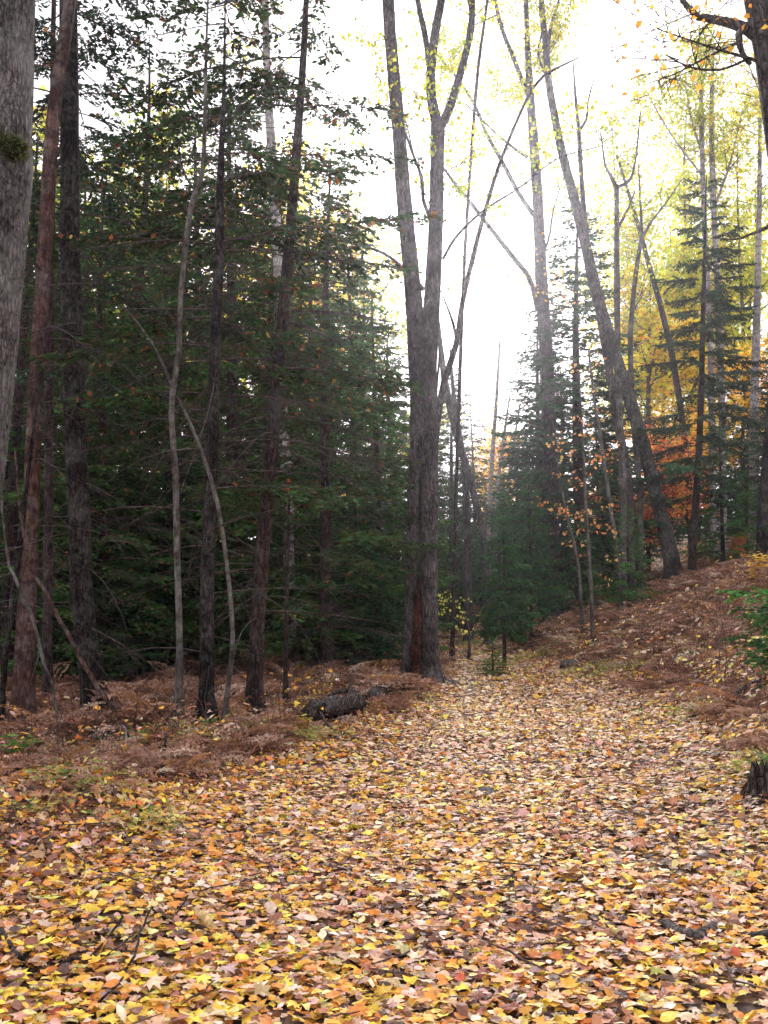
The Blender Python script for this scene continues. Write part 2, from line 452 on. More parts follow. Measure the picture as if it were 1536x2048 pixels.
def tree(name, label, cat, stems, barkm, seed, Y=None, sides=14, rough=.05, group=None, extend=4.0, flare=.5, lean=0.0, crown=None, step=.3, ground=True, limbs=()):
    """stems: base-to-top [(px,py,width px)], limbs start on a stem"""
    rng = np.random.default_rng(seed)
    b = stems[0][0]
    if Y is None:
        Y = hit(b[0], b[1])[1]
    bx = at(b[0], b[1], Y)[0]
    base = np.array([bx, Y, float(terrain(bx, Y))])
    root = bpy.data.objects.new(name, None); COL.objects.link(root); root.location = base
    root.empty_display_size = .3
    tag(root, label, cat, group)
    g = Geo(); paths = []
    for i, st in enumerate(stems):
        ext = extend if st[-1][1] <= 5 or extend < 0 else 0.0
        P, R = stem_world(st, Y, rng, abs(ext), lean)
        gz = float(terrain(P[0, 0], P[0, 1]))
        if ground:
            if P[0, 2] > gz:
                P = np.vstack([[P[0, 0], P[0, 1], gz], P[0:]]) if P[0, 2] - gz > .15 else P; R = np.append(R[0], R) if len(P) > len(R) else R
            P[0, 2] = min(P[0, 2], gz)
        P, R = resample(P, R, step)
        if ground:
            h = P[:, 2] - P[0, 2]
            R = R * (1 + flare * np.exp(-h / .22))
            P = np.vstack([P[0] - [0, 0, .35], P]); R = np.append(R[0] * 1.15, R)
        V, F = tubes(P, R, sides, rough, rng)
        if ground:                                  # buttress lobes and a few surface roots
            Vr = V.reshape(len(P), sides, 3); hh = np.clip(P[:, 2] - P[1, 2], 0, None); lob = 1 + .45 * np.exp(-hh / .20)[:, None] * np.maximum(0, np.sin(np.arange(sides) / sides * 6.283 * rng.integers(3, 5) + rng.random() * 6))[None]
            Vr = P[:, None] + (Vr - P[:, None]) * lob[..., None]; V = Vr.reshape(-1, 3)
            if .10 < R[1] and label.find('mossy bump') < 0:
                for q in range(5):
                    a = q * 1.256 + rng.random(); t = np.linspace(0, 1, 7); Lr = R[1] * rng.uniform(2.2, 4.0)
                    rx = P[1, 0] + np.cos(a + .4 * t) * Lr * t; ry = P[1, 1] + np.sin(a + .4 * t) * Lr * t
                    Q = np.stack([rx, ry, terrain(rx, ry) + R[1] * .42 * (1 - t) ** 2 - .02 - .03 * t], 1)
                    Vq, Fq = tubes(Q, R[1] * .34 * (1 - .8 * t), 8, .08, rng); g.add(Vq, Fq, 0)
        g.add(V, F, 0)
        if ground and R[1] > .055:                  # snapped branch stubs
            ns = int((P[-1, 2] - P[0, 2]) * (1.6 if cat == 'tree' else .5)); k = rng.integers(3, len(P) - 2, ns); a = rng.random(ns) * 6.283
            D = nz(np.stack([np.cos(a), np.sin(a), rng.uniform(-.3, .5, ns)], 1)); Ls = R[k] + rng.uniform(.03, .22, ns) * rng.random(ns); t = np.array([0, .6, 1.0])
            Q = P[k][:, None] + D[:, None] * (Ls[:, None, None] * t[None, :, None]); Vq, Fq = tubes(Q, (R[k] * rng.uniform(.08, .2, ns))[:, None] * np.array([1.6, .9, .5])[None], 6); g.add(Vq, Fq, 0)
        paths.append(P)
    lpaths = []
    for st in limbs:
        P, R = stem_world(st, Y, rng, extend * .6 if st[-1][1] <= 5 else 0.0, lean, wob=0)
        k = np.linspace(0, 1, len(P)) ** 1.2
        P[:, 1] += rng.uniform(-1, 1) * .25 * np.linalg.norm(P[-1] - P[0]) * k
        P, R = resample(P, R, step * .7)
        V, F = tubes(P, R, max(6, sides // 2), rough, rng); g.add(V, F, 0)
        lpaths.append(P)
    link('trunk', g.mesh(name + '_trunk', [barkm], origin=base), root)
    if crown:
        c = Geo(); crown(c, paths, lpaths, rng, base)
        if c.n:
            link('crown', c.mesh(name + '_crown', [B_TWIG, M_NEEDLE if crown.__name__ == 'con' else M_LEAF, M_LITTER], smooth=(0,), origin=base), root)
    return root, paths, base

def con_on(**kw):
    def con(c, paths, lpaths, rng, base):
        p = paths[0]; zz = p[:, 2]
        ax = lambda z: (np.interp(z, zz, p[:, 0]), np.interp(z, zz, p[:, 1]))
        k = dict(kw); h0 = k.pop('h0') + base[2]; H = min(k.pop('H', 99), zz[-1] - base[2]) + base[2]
        n = k.pop('dead', 0)
        conifer_crown(c, ax, rng, h0, H, **k)
        if n:
            m = (zz > base[2] + .6) & (zz < base[2] + 6)
            bare_twigs(c, p[m], rng, n, L=(.5, 2.0), t0=0, r=.0065, droop=.25, sub=6)
    return con

def leafy_on(limbs_only=False, **kw):
    def lf(c, paths, lpaths, rng, base):
        k = dict(kw); tw = k.pop('twigs', 0)
        src = (lpaths if limbs_only and lpaths else paths + lpaths)
        hmin = k.pop('hmin', 2.0)
        src = [p[p[:, 2] > base[2] + hmin] for p in src]; src = [p for p in src if len(p) > 2]
        leafy_crown(c, src, rng, **k)
        if tw:
            for p in paths[:1]: bare_twigs(c, p[p[:, 2] > base[2] + 2], rng, tw, L=(.4, 1.3), t0=0, r=.006, up=.4)
    return lf

def bare_on(n, **kw):
    def br(c, paths, lpaths, rng, base):
        for p in paths + lpaths:
            q = p[p[:, 2] > base[2] + .8]
            if len(q) > 2: bare_twigs(c, q, rng, max(2, int(n * len(q) / 30)), **kw)
    return br

YG = ((.42, .46, .05), (.55, .52, .06), (.30, .38, .05), (.62, .50, .07)); YGW = (4, 4, 2, 2)
YEL = ((.86, .68, .10), (.74, .70, .10), (.88, .56, .09)); YELW = (4, 3, 2)
ORG = ((.80, .38, .06), (.75, .27, .05), (.82, .50, .09)); ORGW = (4, 2, 2)
REDP = ((.66, .20, .09), (.76, .36, .10), (.52, .15, .08)); REDW = (3, 2, 2)

NOTFRONT = lambda a: np.sin(a) > -.35
# ---- left side, near
tree('maple_tree', 'thick pale grey trunk with a mossy bump, cut by the left edge', 'tree',
     [[(-130, 1660, 140), (-112, 1400, 126), (-84, 1150, 122), (-46, 850, 122), (-20, 600, 121), (-2, 420, 122), (3, 330, 132), (2, 280, 130), (8, 150, 128), (14, 0, 128)]],
     bark('bark_big_maple', (.03, .025, .024), (.10, .087, .082), (.25, .23, .22), lichen=.6, lichcol=(.30, .31, .28), scale=1.5, ridge=1.1), 11, Y=7.2, sides=28, rough=.02, step=.12, extend=6)
def moss_bump(root):
    rng = np.random.default_rng(3); Y = 7.2; base = np.array(root.location)
    c = at(22, 312, Y) + np.array([0, -.16, 0]); nu, nv = 26, 14
    U, Vv = np.meshgrid(np.arange(nu) / nu * 6.283, np.linspace(0, math.pi, nv))
    d = 1 + .16 * np.sin(3 * U + 1) * np.sin(2 * Vv) + .10 * rng.normal(size=U.shape) * np.sin(Vv); d[0] = d[0, 0]; d[-1] = d[-1, 0]
    X = np.stack([d * np.sin(Vv) * np.cos(U) * .165, d * np.sin(Vv) * np.sin(U) * .12, d * np.cos(Vv) * .10 - .04 * np.cos(U) * np.sin(Vv)], -1).reshape(-1, 3) + c
    i = np.arange(nv - 1)[:, None] * nu; j = np.arange(nu)[None]; j2 = (j + 1) % nu
    g = Geo(); g.add(X, np.stack([i + j, i + nu + j, i + nu + j2, i + j2], -1).reshape(-1, 4), 0)
    n = 2600; k = rng.integers(0, len(X), n); D = nz(X[k] - c + rng.normal(size=(n, 3)) * .05 - [0, 0, .03]); Nn = nz(np.cross(D, rng.normal(size=(n, 3))))
    l = rng.uniform(.012, .035, n); V, F = diamonds(X[k] + rng.normal(size=(n, 3)) * .012, D, Nn, l, l * .4)
    g.add(V, F, 1, np.repeat(vary(rng, n, (.10, .12, .03), .3), 4, 0))
    link('moss_cushion', g.mesh('moss_cushion', [bark('moss', (.02, .02, .01), (.05, .055, .02), (.09, .10, .035), scale=3), M_NEEDLE], origin=base), root)
moss_bump(bpy.data.objects['maple_tree'])
tree('pine_tree', 'straight reddish-brown trunk between the pale mossy trunk and the dark trunk', 'tree',
     [[(46, 1462, 42), (50, 1300, 39), (58, 1100, 34), (70, 850, 31), (83, 650, 30), (96, 450, 29), (108, 250, 28), (124, 120, 26), (140, 0, 24)]],
     B_RED, 12, sides=16, crown=con_on(h0=5.5, Lmax=2.3, per_m=7, droop=.35, dens=1.2, green=(.035, .07, .035), dead=48, low_bare=.6, caught=.15, azmask=NOTFRONT), extend=5)
tree('pine_tree', 'thin brown trunk close behind the reddish-brown one, with peeling pale bark low down', 'tree',
     [[(96, 1400, 22), (95, 1250, 21), (97, 1050, 19), (96, 850, 17), (100, 600, 15), (104, 350, 13), (108, 100, 11), (110, 0, 10)]],
     B_HEM, 13, Y=14.2, sides=12, crown=con_on(h0=4.5, Lmax=2.3, per_m=7, droop=.35, dens=1.2, green=(.035, .07, .035), dead=18, low_bare=.5), extend=4)
tree('hemlock_tree', 'very dark straight furrowed trunk, third from the left edge', 'tree',
     [[(196, 1458, 52), (180, 1320, 45), (164, 1200, 44), (158, 1024, 43), (148, 850, 42), (143, 700, 42), (138, 500, 39), (138, 250, 37), (138, 0, 36)]],
     B_DARK, 14, sides=18, rough=.06, crown=con_on(h0=5.2, Lmax=2.9, per_m=8, droop=.3, dens=1.2, green=(.032, .068, .035), dead=60, low_bare=.6, caught=.25, brown=.12, azmask=NOTFRONT), extend=6)
tree('sapling', 'slender pale grey sapling forking low, standing between two dark hemlock trunks', 'sapling',
     [[(356, 1458, 16), (360, 1300, 14), (355, 1100, 13), (352, 950, 13), (343, 830, 12), (348, 765, 12), (358, 700, 11), (360, 600, 11), (374, 450, 12), (388, 385, 12), (405, 330, 10), (411, 90, 6), (415, 0, 4)]],
     B_SAP, 15, sides=8, rough=.04, limbs=[[(346, 775, 8), (300, 680, 5), (240, 605, 3)], [(388, 380, 5), (370, 350, 4), (357, 320, 2)]],
     crown=bare_on(14, L=(.3, 1.1), r=.004, up=.5), extend=1.5)
tree('hemlock_tree', 'slim dark hemlock whose trunk passes just right of the pale forked sapling', 'tree',
     [[(413, 1452, 28), (415, 1200, 27), (419, 1060, 26), (427, 900, 24), (431, 700, 22), (438, 500, 19), (440, 350, 15), (446, 200, 9), (448, 80, 5), (449, 5, 3)]],
     B_DARK, 16, sides=12, crown=con_on(h0=2.6, Lmax=2.6, shape=.6, per_m=15, droop=.28, dens=1.4, green=(.042, .09, .026), dead=48, low_bare=.7, bare=.10, caught=.28, brown=.12, azmask=NOTFRONT), extend=2.5)
tree('sapling', 'thin bent grey-green sapling between the two slim hemlocks, leaning away to the left above', 'sapling',
     [[(447, 1455, 11), (458, 1360, 11), (466, 1280, 10), (458, 1160, 10), (436, 1010, 9), (402, 900, 9), (372, 830, 7), (352, 790, 6)]],
     B_SAP, 17, sides=7, crown=bare_on(8, L=(.3, .9), r=.0035, up=.3))
tree('hemlock_tree', 'tall hemlock with a ringed brown trunk tilting right through dark boughs', 'tree',
     [[(506, 1445, 33), (516, 1250, 29), (530, 1050, 29), (545, 900, 28), (556, 750, 26), (570, 600, 24), (582, 450, 21), (594, 300, 18), (604, 150, 15), (612, 0, 12)]],
     B_HEM, 18, sides=14, crown=con_on(h0=2.8, Lmax=2.8, shape=.65, per_m=13, droop=.28, dens=1.4, green=(.042, .09, .028), dead=64, low_bare=.7, bare=.10, caught=.28, brown=.12, azmask=NOTFRONT), extend=3.5)
tree('dead_sapling', 'short dead brown pole with snapped twigs, right of the ringed hemlock trunk', 'sapling',
     [[(570, 1412, 9), (572, 1300, 9), (574, 1180, 8), (578, 1050, 6), (580, 960, 4)]], B_HEM, 19, sides=7, crown=bare_on(16, L=(.3, .9), r=.004))
tree('birch_tree', 'pale speckled trunk glimpsed behind the tilting hemlock', 'tree',
     [[(582, 1330, 24), (578, 1150, 22), (572, 950, 22), (562, 780, 22), (558, 600, 21), (552, 450, 20), (542, 300, 18), (534, 150, 16), (530, 0, 14)]],
     B_BIRCH, 20, Y=20, sides=10, crown=leafy_on(n2=26, nleaf=7, clump=.3, pal=YG, palw=YGW, hmin=8), extend=4)

# ---- double trunked tree at the path
def main_crown(c, paths, lpaths, rng, base):
    src = [p[p[:, 2] > base[2] + 7.5] for p in paths + lpaths]; src = [p for p in src if len(p) > 3]
    leafy_crown(c, src, rng, n2=110, L2=(.8, 2.6), n3=8, L3=.7, nleaf=20, leaf=.085, pal=YG, palw=YGW, clump=.24, spread=.11, t0=.25)
    for p in paths: bare_twigs(c, p[p[:, 2] > base[2] + 3], rng, 12, L=(.3, 1.2), t0=0, r=.006, up=.3)
root, mp, mbase = tree('maple_tree', 'big double-trunked grey tree beside the path, its two stems joined then parting high up', 'tree',
     [[(858, 1368, 42), (857, 1150, 38), (858, 1000, 38), (856, 850, 38), (856, 750, 37), (861, 650, 35), (867, 560, 33), (872, 450, 30), (874, 350, 29), (876, 250, 29)],
      [(820, 1335, 32), (823, 1150, 25), (827, 1000, 26), (836, 850, 32), (832, 700, 36), (827, 600, 36), (818, 500, 34), (808, 400, 32), (797, 260, 29), (783, 100, 27), (776, 0, 26)]],
     B_GREY, 21, sides=18, rough=.045, step=.2,
     limbs=[[(876, 258, 24), (863, 200, 22), (861, 160, 21), (868, 90, 19), (880, 30, 18), (884, 0, 17)],
            [(862, 165, 13), (852, 80, 12), (836, 0, 11)],
            [(878, 258, 20), (893, 235, 18), (918, 165, 16), (935, 100, 14), (938, 50, 13), (928, 0, 12)],
            [(848, 580, 10), (820, 552, 8), (768, 512, 6), (700, 495, 3)],
            [(862, 442, 9), (846, 400, 8), (843, 360, 8), (823, 310, 6), (795, 230, 5), (780, 190, 3)],
            [(886, 518, 6), (913, 475, 6), (965, 428, 5), (1038, 385, 4), (1108, 335, 3), (1193, 315, 2)]],
     crown=main_crown, extend=6)
# rotten red heartwood between the stems (a part of that tree)
g = Geo(); rng = np.random.default_rng(5)
Yh = mbase[1] - .12
P, R = stem_world([(834, 1348, 34), (833, 1290, 26), (835, 1230, 16), (838, 1160, 7)], Yh, rng)
P, R = resample(P, R, .1); V, F = tubes(P, R, 14, .30, rng); g.add(V, F, 0)
link('rotten_wood', g.mesh('rotten_wood', [B_ROT], origin=mbase), root)
# ---- leaning snag and pole
tree('dead_tree', 'leaning dead snag crossing the bright sky just right of the double trunk', 'tree',
     [[(862, 1320, 16), (866, 1100, 17), (868, 930, 17), (874, 850, 16), (888, 765, 15), (912, 690, 13), (926, 600, 12), (945, 520, 11), (965, 440, 10), (1000, 325, 8), (1050, 205, 7), (1078, 160, 6), (1100, 142, 5), (1132, 126, 4), (1166, 110, 2)]],
     B_GREY, 22, Y=mbase[1] + .9, sides=9, rough=.12, limbs=[[(914, 690, 7), (905, 650, 6), (880, 590, 3)], [(874, 850, 9), (872, 790, 6), (878, 700, 4), (868, 640, 2)]], crown=bare_on(10, L=(.2, .7), r=.005))
tree('dead_tree', 'very thin bare pole rising to the top edge between double trunk and crossing snag', 'tree',
     [[(905, 1290, 8), (912, 1000, 8), (922, 700, 8), (932, 470, 7), (943, 300, 7), (955, 150, 7), (968, 50, 6), (975, 0, 6)]],
     B_HEM, 23, Y=24, sides=6, rough=.08, crown=bare_on(4, L=(.2, .8), r=.004), extend=2)
# ---- centre right
def tall_crown(c, paths, lpaths, rng, base):
    src = [p[p[:, 2] > base[2] + 11] for p in paths + lpaths]; src = [p for p in src if len(p) > 3]
    leafy_crown(c, src, rng, n2=130, L2=(1.2, 3.2), n3=9, L3=.8, nleaf=24, leaf=.10, pal=YG, palw=YGW, clump=.30, spread=.13, t0=.1)
    l = [p for p in paths[:1]]; q = l[0]; q = q[(q[:, 2] > base[2] + 9) & (q[:, 2] < base[2] + 12.5)]
    leafy_crown(c, [q], rng, n2=9, L2=(.6, 1.6), n3=6, L3=.5, nleaf=8, leaf=.10, pal=ORG, palw=ORGW, clump=.7, t0=0)
    bare_twigs(c, paths[0][paths[0][:, 2] > base[2] + 3], rng, 34, L=(.4, 1.8), t0=0, r=.006, up=.1)
tree('maple_tree', 'tall straight grey trunk on the bank right of the sky gap, long limbs reaching left', 'tree',
     [[(1110, 1243, 34), (1103, 1100, 32), (1101, 950, 30), (1095, 800, 28), (1092, 700, 27), (1085, 600, 26), (1080, 500, 24), (1075, 400, 22), (1068, 300, 20), (1060, 195, 18), (1055, 100, 13), (1052, 0, 10)]],
     B_GREY, 24, sides=14, rough=.04, step=.3,
     limbs=[[(1076, 622, 11), (1058, 560, 11), (1020, 515, 10), (958, 440, 9), (920, 398, 8), (888, 362, 6), (868, 340, 3)],
            [(1068, 432, 10), (1036, 385, 10), (1003, 322, 9), (973, 270, 8), (953, 220, 7), (918, 165, 6), (873, 112, 4)],
            [(1058, 190, 12), (1040, 160, 11), (1025, 130, 10), (1000, 80, 9), (984, 30, 8), (975, 0, 7)],
            [(1056, 315, 8), (1030, 300, 7), (990, 270, 5), (930, 215, 3)],
            [(1086, 510, 6), (1100, 470, 5), (1108, 420, 4), (1122, 370, 3), (1120, 330, 2)]],
     crown=tall_crown, extend=6)
tree('maple_tree', 'dark curved trunk leaning left from the leafy slope up to the top edge', 'tree',
     [[(1352, 1168, 33), (1335, 1080, 29), (1310, 980, 27), (1284, 880, 26), (1256, 790, 26), (1226, 700, 24), (1196, 600, 24), (1174, 500, 22), (1150, 400, 20), (1124, 300, 18), (1100, 180, 15), (1090, 80, 14), (1082, 0, 12)]],
     bark('bark_dark_maple', (.02, .017, .016), (.07, .06, .055), (.16, .145, .135), lichen=.3), 25, sides=14, rough=.05,
     limbs=[[(1094, 140, 8), (1100, 60, 7), (1118, 0, 5)], [(1098, 165, 7), (1075, 110, 6), (1085, 60, 4), (1075, 20, 3)]],
     crown=leafy_on(n2=90, L2=(.8, 2.6), n3=7, nleaf=22, leaf=.095, pal=YG, palw=YGW, clump=.30, spread=.12, hmin=11, twigs=24), extend=5)
tree('maple_tree', 'slim grey trunk rising beside the dark leaning one, forking into two thin tips', 'tree',
     [[(1256, 1205, 26), (1258, 1080, 23), (1252, 950, 20), (1236, 850, 18), (1220, 750, 16), (1202, 645, 14), (1188, 570, 13), (1173, 470, 12), (1163, 360, 10), (1157, 265, 9), (1150, 190, 6), (1146, 130, 3)]],
     B_GREY, 26, sides=10, rough=.05, limbs=[[(1158, 262, 7), (1172, 240, 6), (1176, 200, 4), (1190, 150, 2)]], crown=bare_on(26, L=(.3, 1.3), r=.005, up=.5))
tree('maple_tree', 'slender pale stem with a wide fork high up, right of the dark leaning trunk', 'tree',
     [[(1246, 1165, 18), (1246, 1000, 16), (1240, 850, 14), (1236, 700, 13), (1234, 560, 12), (1233, 450, 11), (1232, 372, 10)]],
     B_SAP, 27, Y=28, sides=9, limbs=[[(1232, 374, 8), (1222, 345, 6), (1214, 320, 4), (1208, 250, 3)], [(1234, 374, 8), (1256, 366, 6), (1266, 330, 4), (1272, 240, 3)], [(1236, 455, 7), (1255, 420, 5), (1268, 385, 3)]],
     crown=leafy_on(n2=30, L2=(.5, 1.6), n3=6, nleaf=5, pal=YG, palw=YGW, clump=.3, hmin=8))
tree('maple_tree', 'thin grey stem dividing into a narrow V, second stem right of the dark leaning trunk', 'tree',
     [[(1280, 1150, 13), (1280, 1000, 12), (1268, 850, 11), (1261, 700, 11), (1264, 620, 10), (1272, 540, 9), (1284, 470, 9)]],
     B_SAP, 28, Y=29, sides=8, limbs=[[(1284, 474, 7), (1282, 440, 6), (1279, 400, 4), (1275, 330, 3)], [(1285, 474, 7), (1305, 440, 5), (1336, 400, 3), (1370, 350, 2)]],
     crown=leafy_on(n2=24, L2=(.5, 1.6), n3=6, nleaf=5, pal=YG, palw=YGW, clump=.3, hmin=7))
tree('maple_tree', 'thin grey stem slanting left behind the spruce, from the slope into the yellow leaves', 'tree',
     [[(1385, 1110, 16), (1372, 900, 14), (1345, 720, 13), (1322, 620, 12), (1300, 540, 11), (1284, 478, 9), (1262, 400, 7), (1235, 310, 5)]],
     B_GREY, 29, Y=33, sides=8, crown=leafy_on(n2=30, L2=(.6, 2.0), n3=7, nleaf=8, pal=YG, palw=YGW, clump=.5, hmin=7))
tree('birch_tree', 'pale birch with two close white stems behind the spruce on the slope', 'tree',
     [[(1426, 1100, 15), (1424, 900, 14), (1420, 700, 13), (1414, 550, 12), (1408, 400, 10), (1404, 280, 11), (1401, 150, 7), (1398, 60, 4)],
      [(1446, 1096, 16), (1446, 900, 16), (1443, 750, 15), (1436, 600, 14), (1428, 450, 12), (1424, 330, 13), (1424, 200, 9), (1428, 100, 5)]],
     B_BIRCH, 30, Y=32, sides=10, limbs=[[(1405, 310, 6), (1385, 240, 5), (1372, 160, 3)], [(1427, 420, 6), (1455, 330, 5), (1470, 240, 3)], [(1403, 350, 5), (1340, 270, 4), (1290, 190, 2)]],
     crown=leafy_on(n2=110, L2=(.8, 2.6), n3=7, nleaf=22, leaf=.10, pal=YG, palw=YGW, clump=.36, spread=.14, hmin=11, twigs=20))
tree('birch_tree', 'white birch stem near the right edge, seen below the orange leaves', 'tree',
     [[(1506, 1070, 19), (1508, 950, 19), (1510, 830, 18), (1512, 700, 16), (1516, 500, 12), (1520, 300, 8), (1522, 150, 4)]],
     B_BIRCH, 31, Y=34, sides=9, crown=leafy_on(n2=60, L2=(.8, 2.4), n3=7, nleaf=8, pal=YG, palw=YGW, clump=.45, hmin=9))
tree('maple_tree', 'dark rough trunk standing on the slope at the right edge', 'tree',
     [[(1526, 1108, 28), (1530, 1000, 24), (1540, 860, 22), (1552, 700, 20), (1560, 400, 16), (1565, 0, 10)]],
     B_DARK, 32, Y=27, sides=12, rough=.07, crown=leafy_on(n2=80, L2=(.8, 2.6), n3=8, nleaf=9, pal=YEL, palw=YELW, clump=.5, hmin=8))
tree('spruce_tree', 'open dark-green spruce with a bare lower trunk, upright on the right slope', 'tree',
     [[(1382, 1162, 16), (1388, 1050, 15), (1397, 900, 14), (1402, 780, 13), (1406, 650, 11), (1410, 520, 7), (1412, 420, 4), (1413, 350, 2)]],
     B_HEM, 33, sides=10, crown=con_on(h0=2.2, Lmax=2.5, per_m=8.5, droop=.22, rise=.12, shape=.5, dens=1.9, sparse=1.4, needle=.10, green=(.06, .105, .06), dead=18, low_bare=.4, caught=.03, gap=.15))
tree('maple_tree', 'thick grey-brown trunk entering at the top right corner with crooked dead branches', 'tree',
     [[(1640, 1640, 85), (1640, 1200, 78), (1622, 800, 74), (1590, 450, 70), (1565, 280, 66), (1545, 150, 62), (1526, 60, 58), (1512, 0, 56)]],
     B_GREY, 34, Y=8.2, sides=18, rough=.05, step=.15,
     limbs=[[(1540, 90, 34), (1500, 50, 26), (1462, 25, 20), (1425, 5, 16), (1400, -25, 12)],
            [(1500, 50, 20), (1478, 68, 16), (1485, 105, 11), (1502, 128, 9)],
            [(1535, 128, 9), (1490, 118, 7), (1430, 106, 5), (1376, 94, 4), (1306, 76, 2)],
            [(1480, 85, 6), (1440, 100, 4), (1400, 120, 4), (1350, 145, 3), (1302, 160, 2)],
            [(1490, 120, 6), (1440, 140, 5), (1380, 135, 4), (1330, 110, 3)],
            [(1585, 420, 11), (1540, 452, 9), (1500, 470, 6), (1468, 482, 4), (1430, 480, 2)]],
     crown=leafy_on(n2=34, L2=(.4, 1.0), n3=5, L3=.3, nleaf=3, leaf=.06, pal=ORG, palw=ORGW, clump=.35, hmin=5.5, limbs_only=True, spread=.12, r2=.008), extend=3)
# leaf-bearing saplings on the bank
for lab, pts, sd in (
    ('thin upright sapling with a few orange leaves, the one nearer the path edge', [(1187, 1292, 9), (1180, 1140, 8), (1173, 1020, 7), (1165, 860, 5), (1158, 740, 3)], 41),
    ('thin sapling with orange leaves hanging beside the tall grey trunk', [(1166, 1268, 8), (1155, 1125, 7), (1138, 1050, 6), (1120, 960, 4), (1112, 900, 2)], 42)):
    tree('maple_sapling', lab, 'sapling', [pts], B_SAP, sd, sides=6,
         crown=leafy_on(n2=22, L2=(.4, 1.2), n3=4, L3=.3, nleaf=4, leaf=.085, pal=((.75, .36, .14), (.7, .28, .08), (.72, .5, .2)), clump=.4, hmin=1.3, t0=0, spread=.08, r2=.006, up=.1))
tree('sapling', 'long thin grey sapling leaning left between the firs and the forked stems', 'sapling',
     [[(1242, 1222, 10), (1234, 1110, 10), (1218, 1000, 9), (1205, 900, 8), (1188, 790, 6), (1178, 700, 4)]], B_SAP, 43, sides=6, crown=bare_on(18, L=(.3, 1.2), r=.004, up=.3))
# far leaning greys beyond the double tree
tree('maple_tree', 'grey leaning trunk in the gap just beyond the double tree, tilting left', 'tree',
     [[(975, 1240, 15), (969, 1090, 14), (953, 1010, 14), (930, 925, 15), (913, 870, 14), (894, 785, 15), (884, 720, 12), (876, 640, 8), (860, 540, 4)]],
     B_GREY, 35, Y=30, sides=10, crown=bare_on(14, L=(.4, 1.6), r=.006, up=.4))
tree('maple_tree', 'upright grey trunk in the gap beyond the double tree, green boughs at its foot', 'tree',
     [[(937, 1258, 18), (935, 1150, 17), (933, 1030, 16), (928, 930, 14), (915, 850, 11), (905, 770, 8), (900, 700, 4)]],
     B_GREY, 36, Y=32, sides=10, crown=bare_on(14, L=(.4, 1.6), r=.006, up=.4))
tree('sapling', 'low branchy sapling with bright yellow-green leaves beside the foot of the double tree', 'sapling',
     [[(938, 1262, 5), (930, 1232, 4), (915, 1212, 3), (895, 1206, 2), (880, 1205, 2)]], B_SAP, 44, Y=25, sides=5,
     crown=leafy_on(n2=9, L2=(.3, .7), n3=4, L3=.25, nleaf=5, leaf=.07, pal=((.6, .62, .12), (.7, .66, .2)), clump=.9, hmin=.3, t0=0, spread=.07, r2=.005, up=-.1))
i = 0
for lab, pts in (('faint pale birch stem in the sky gap, leftmost and tallest of three', [(978, 1080, 10), (984, 930, 9), (993, 800, 7), (1000, 680, 4)]),
                 ('faint pale birch stem in the sky gap, middle one of three', [(990, 1070, 9), (998, 950, 8), (1010, 860, 6), (1020, 790, 3)]),
                 ('faint pale birch stem in the sky gap, rightmost and most tilted of three', [(1006, 1060, 8), (1020, 940, 7), (1030, 870, 5), (1040, 810, 3)])):
    tree('birch_tree', lab, 'tree', [pts], B_BIRCH, 50 + i, Y=40 + i, sides=6, crown=leafy_on(n2=14, L2=(.4, 1.3), n3=4, nleaf=4, pal=ORG, palw=ORGW, clump=.3, hmin=3)); i += 1

# ------------------------------------------------------------------ conifers with shared meshes
def conifer_proto(seed, H, Lmax, h0=.6, **kw):
    rng = np.random.default_rng(seed)
    r0 = .018 * H ** .85
    bend = rng.normal(size=2) * .012
    zz = np.linspace(-.3, H, 18)
    P = np.stack([bend[0] * zz * np.sin(zz * .4), bend[1] * zz * np.cos(zz * .37), zz], 1); P[:2, :2] = 0
    R = r0 * (1 - np.clip(zz, 0, H) / H) ** .8 + .006
    g = Geo(); V, F = tubes(P, R, 9, .04, rng); g.add(V, F, 0)
    tm = g.mesh('conifer_trunk', [B_HEM])
    c = Geo(); ax = lambda z: (np.interp(z, zz, P[:, 0]), np.interp(z, zz, P[:, 1]))
    conifer_crown(c, ax, rng, h0, H, Lmax, **kw)
    cm = c.mesh('conifer_crown', [B_TWIG, M_NEEDLE, M_LITTER])
    return tm, cm, H

HG = (.044, .092, .026)
PROT = [conifer_proto(101, 11, 2.9, h0=.7, per_m=13, droop=.3, needle=.115, dens=1.3, sparse=1.0, green=HG, low_bare=.3, caught=.10, brown=.09),
        conifer_proto(102, 12, 3.2, h0=1.0, per_m=12, droop=.34, needle=.115, dens=1.3, sparse=1.0, green=(.042, .09, .026), low_bare=.3, caught=.10, brown=.09),
        conifer_proto(103, 10, 2.6, h0=.5, per_m=14, droop=.22, needle=.115, dens=1.3, sparse=1.0, green=(.05, .12, .03), caught=.06, brown=.07),
        conifer_proto(104, 4.5, 1.5, h0=.3, per_m=42, droop=.25, needle=.075, dens=1.6, sparse=1.5, green=(.04, .105, .038), caught=.02),
        conifer_proto(105, 4.0, 1.7, h0=.35, per_m=20, droop=.32, needle=.085, dens=1.3, green=(.055, .145, .032), caught=.02),
        conifer_proto(106, 9, 1.9, h0=.9, per_m=26, droop=.2, rise=.22, shape=.7, needle=.105, dens=1.3, sparse=1.0, green=(.04, .09, .04)),
        conifer_proto(107, 4.5, 1.5, h0=.75, per_m=46, droop=.25, needle=.07, dens=1.6, sparse=1.5, green=(.04, .115, .036)),
        ]
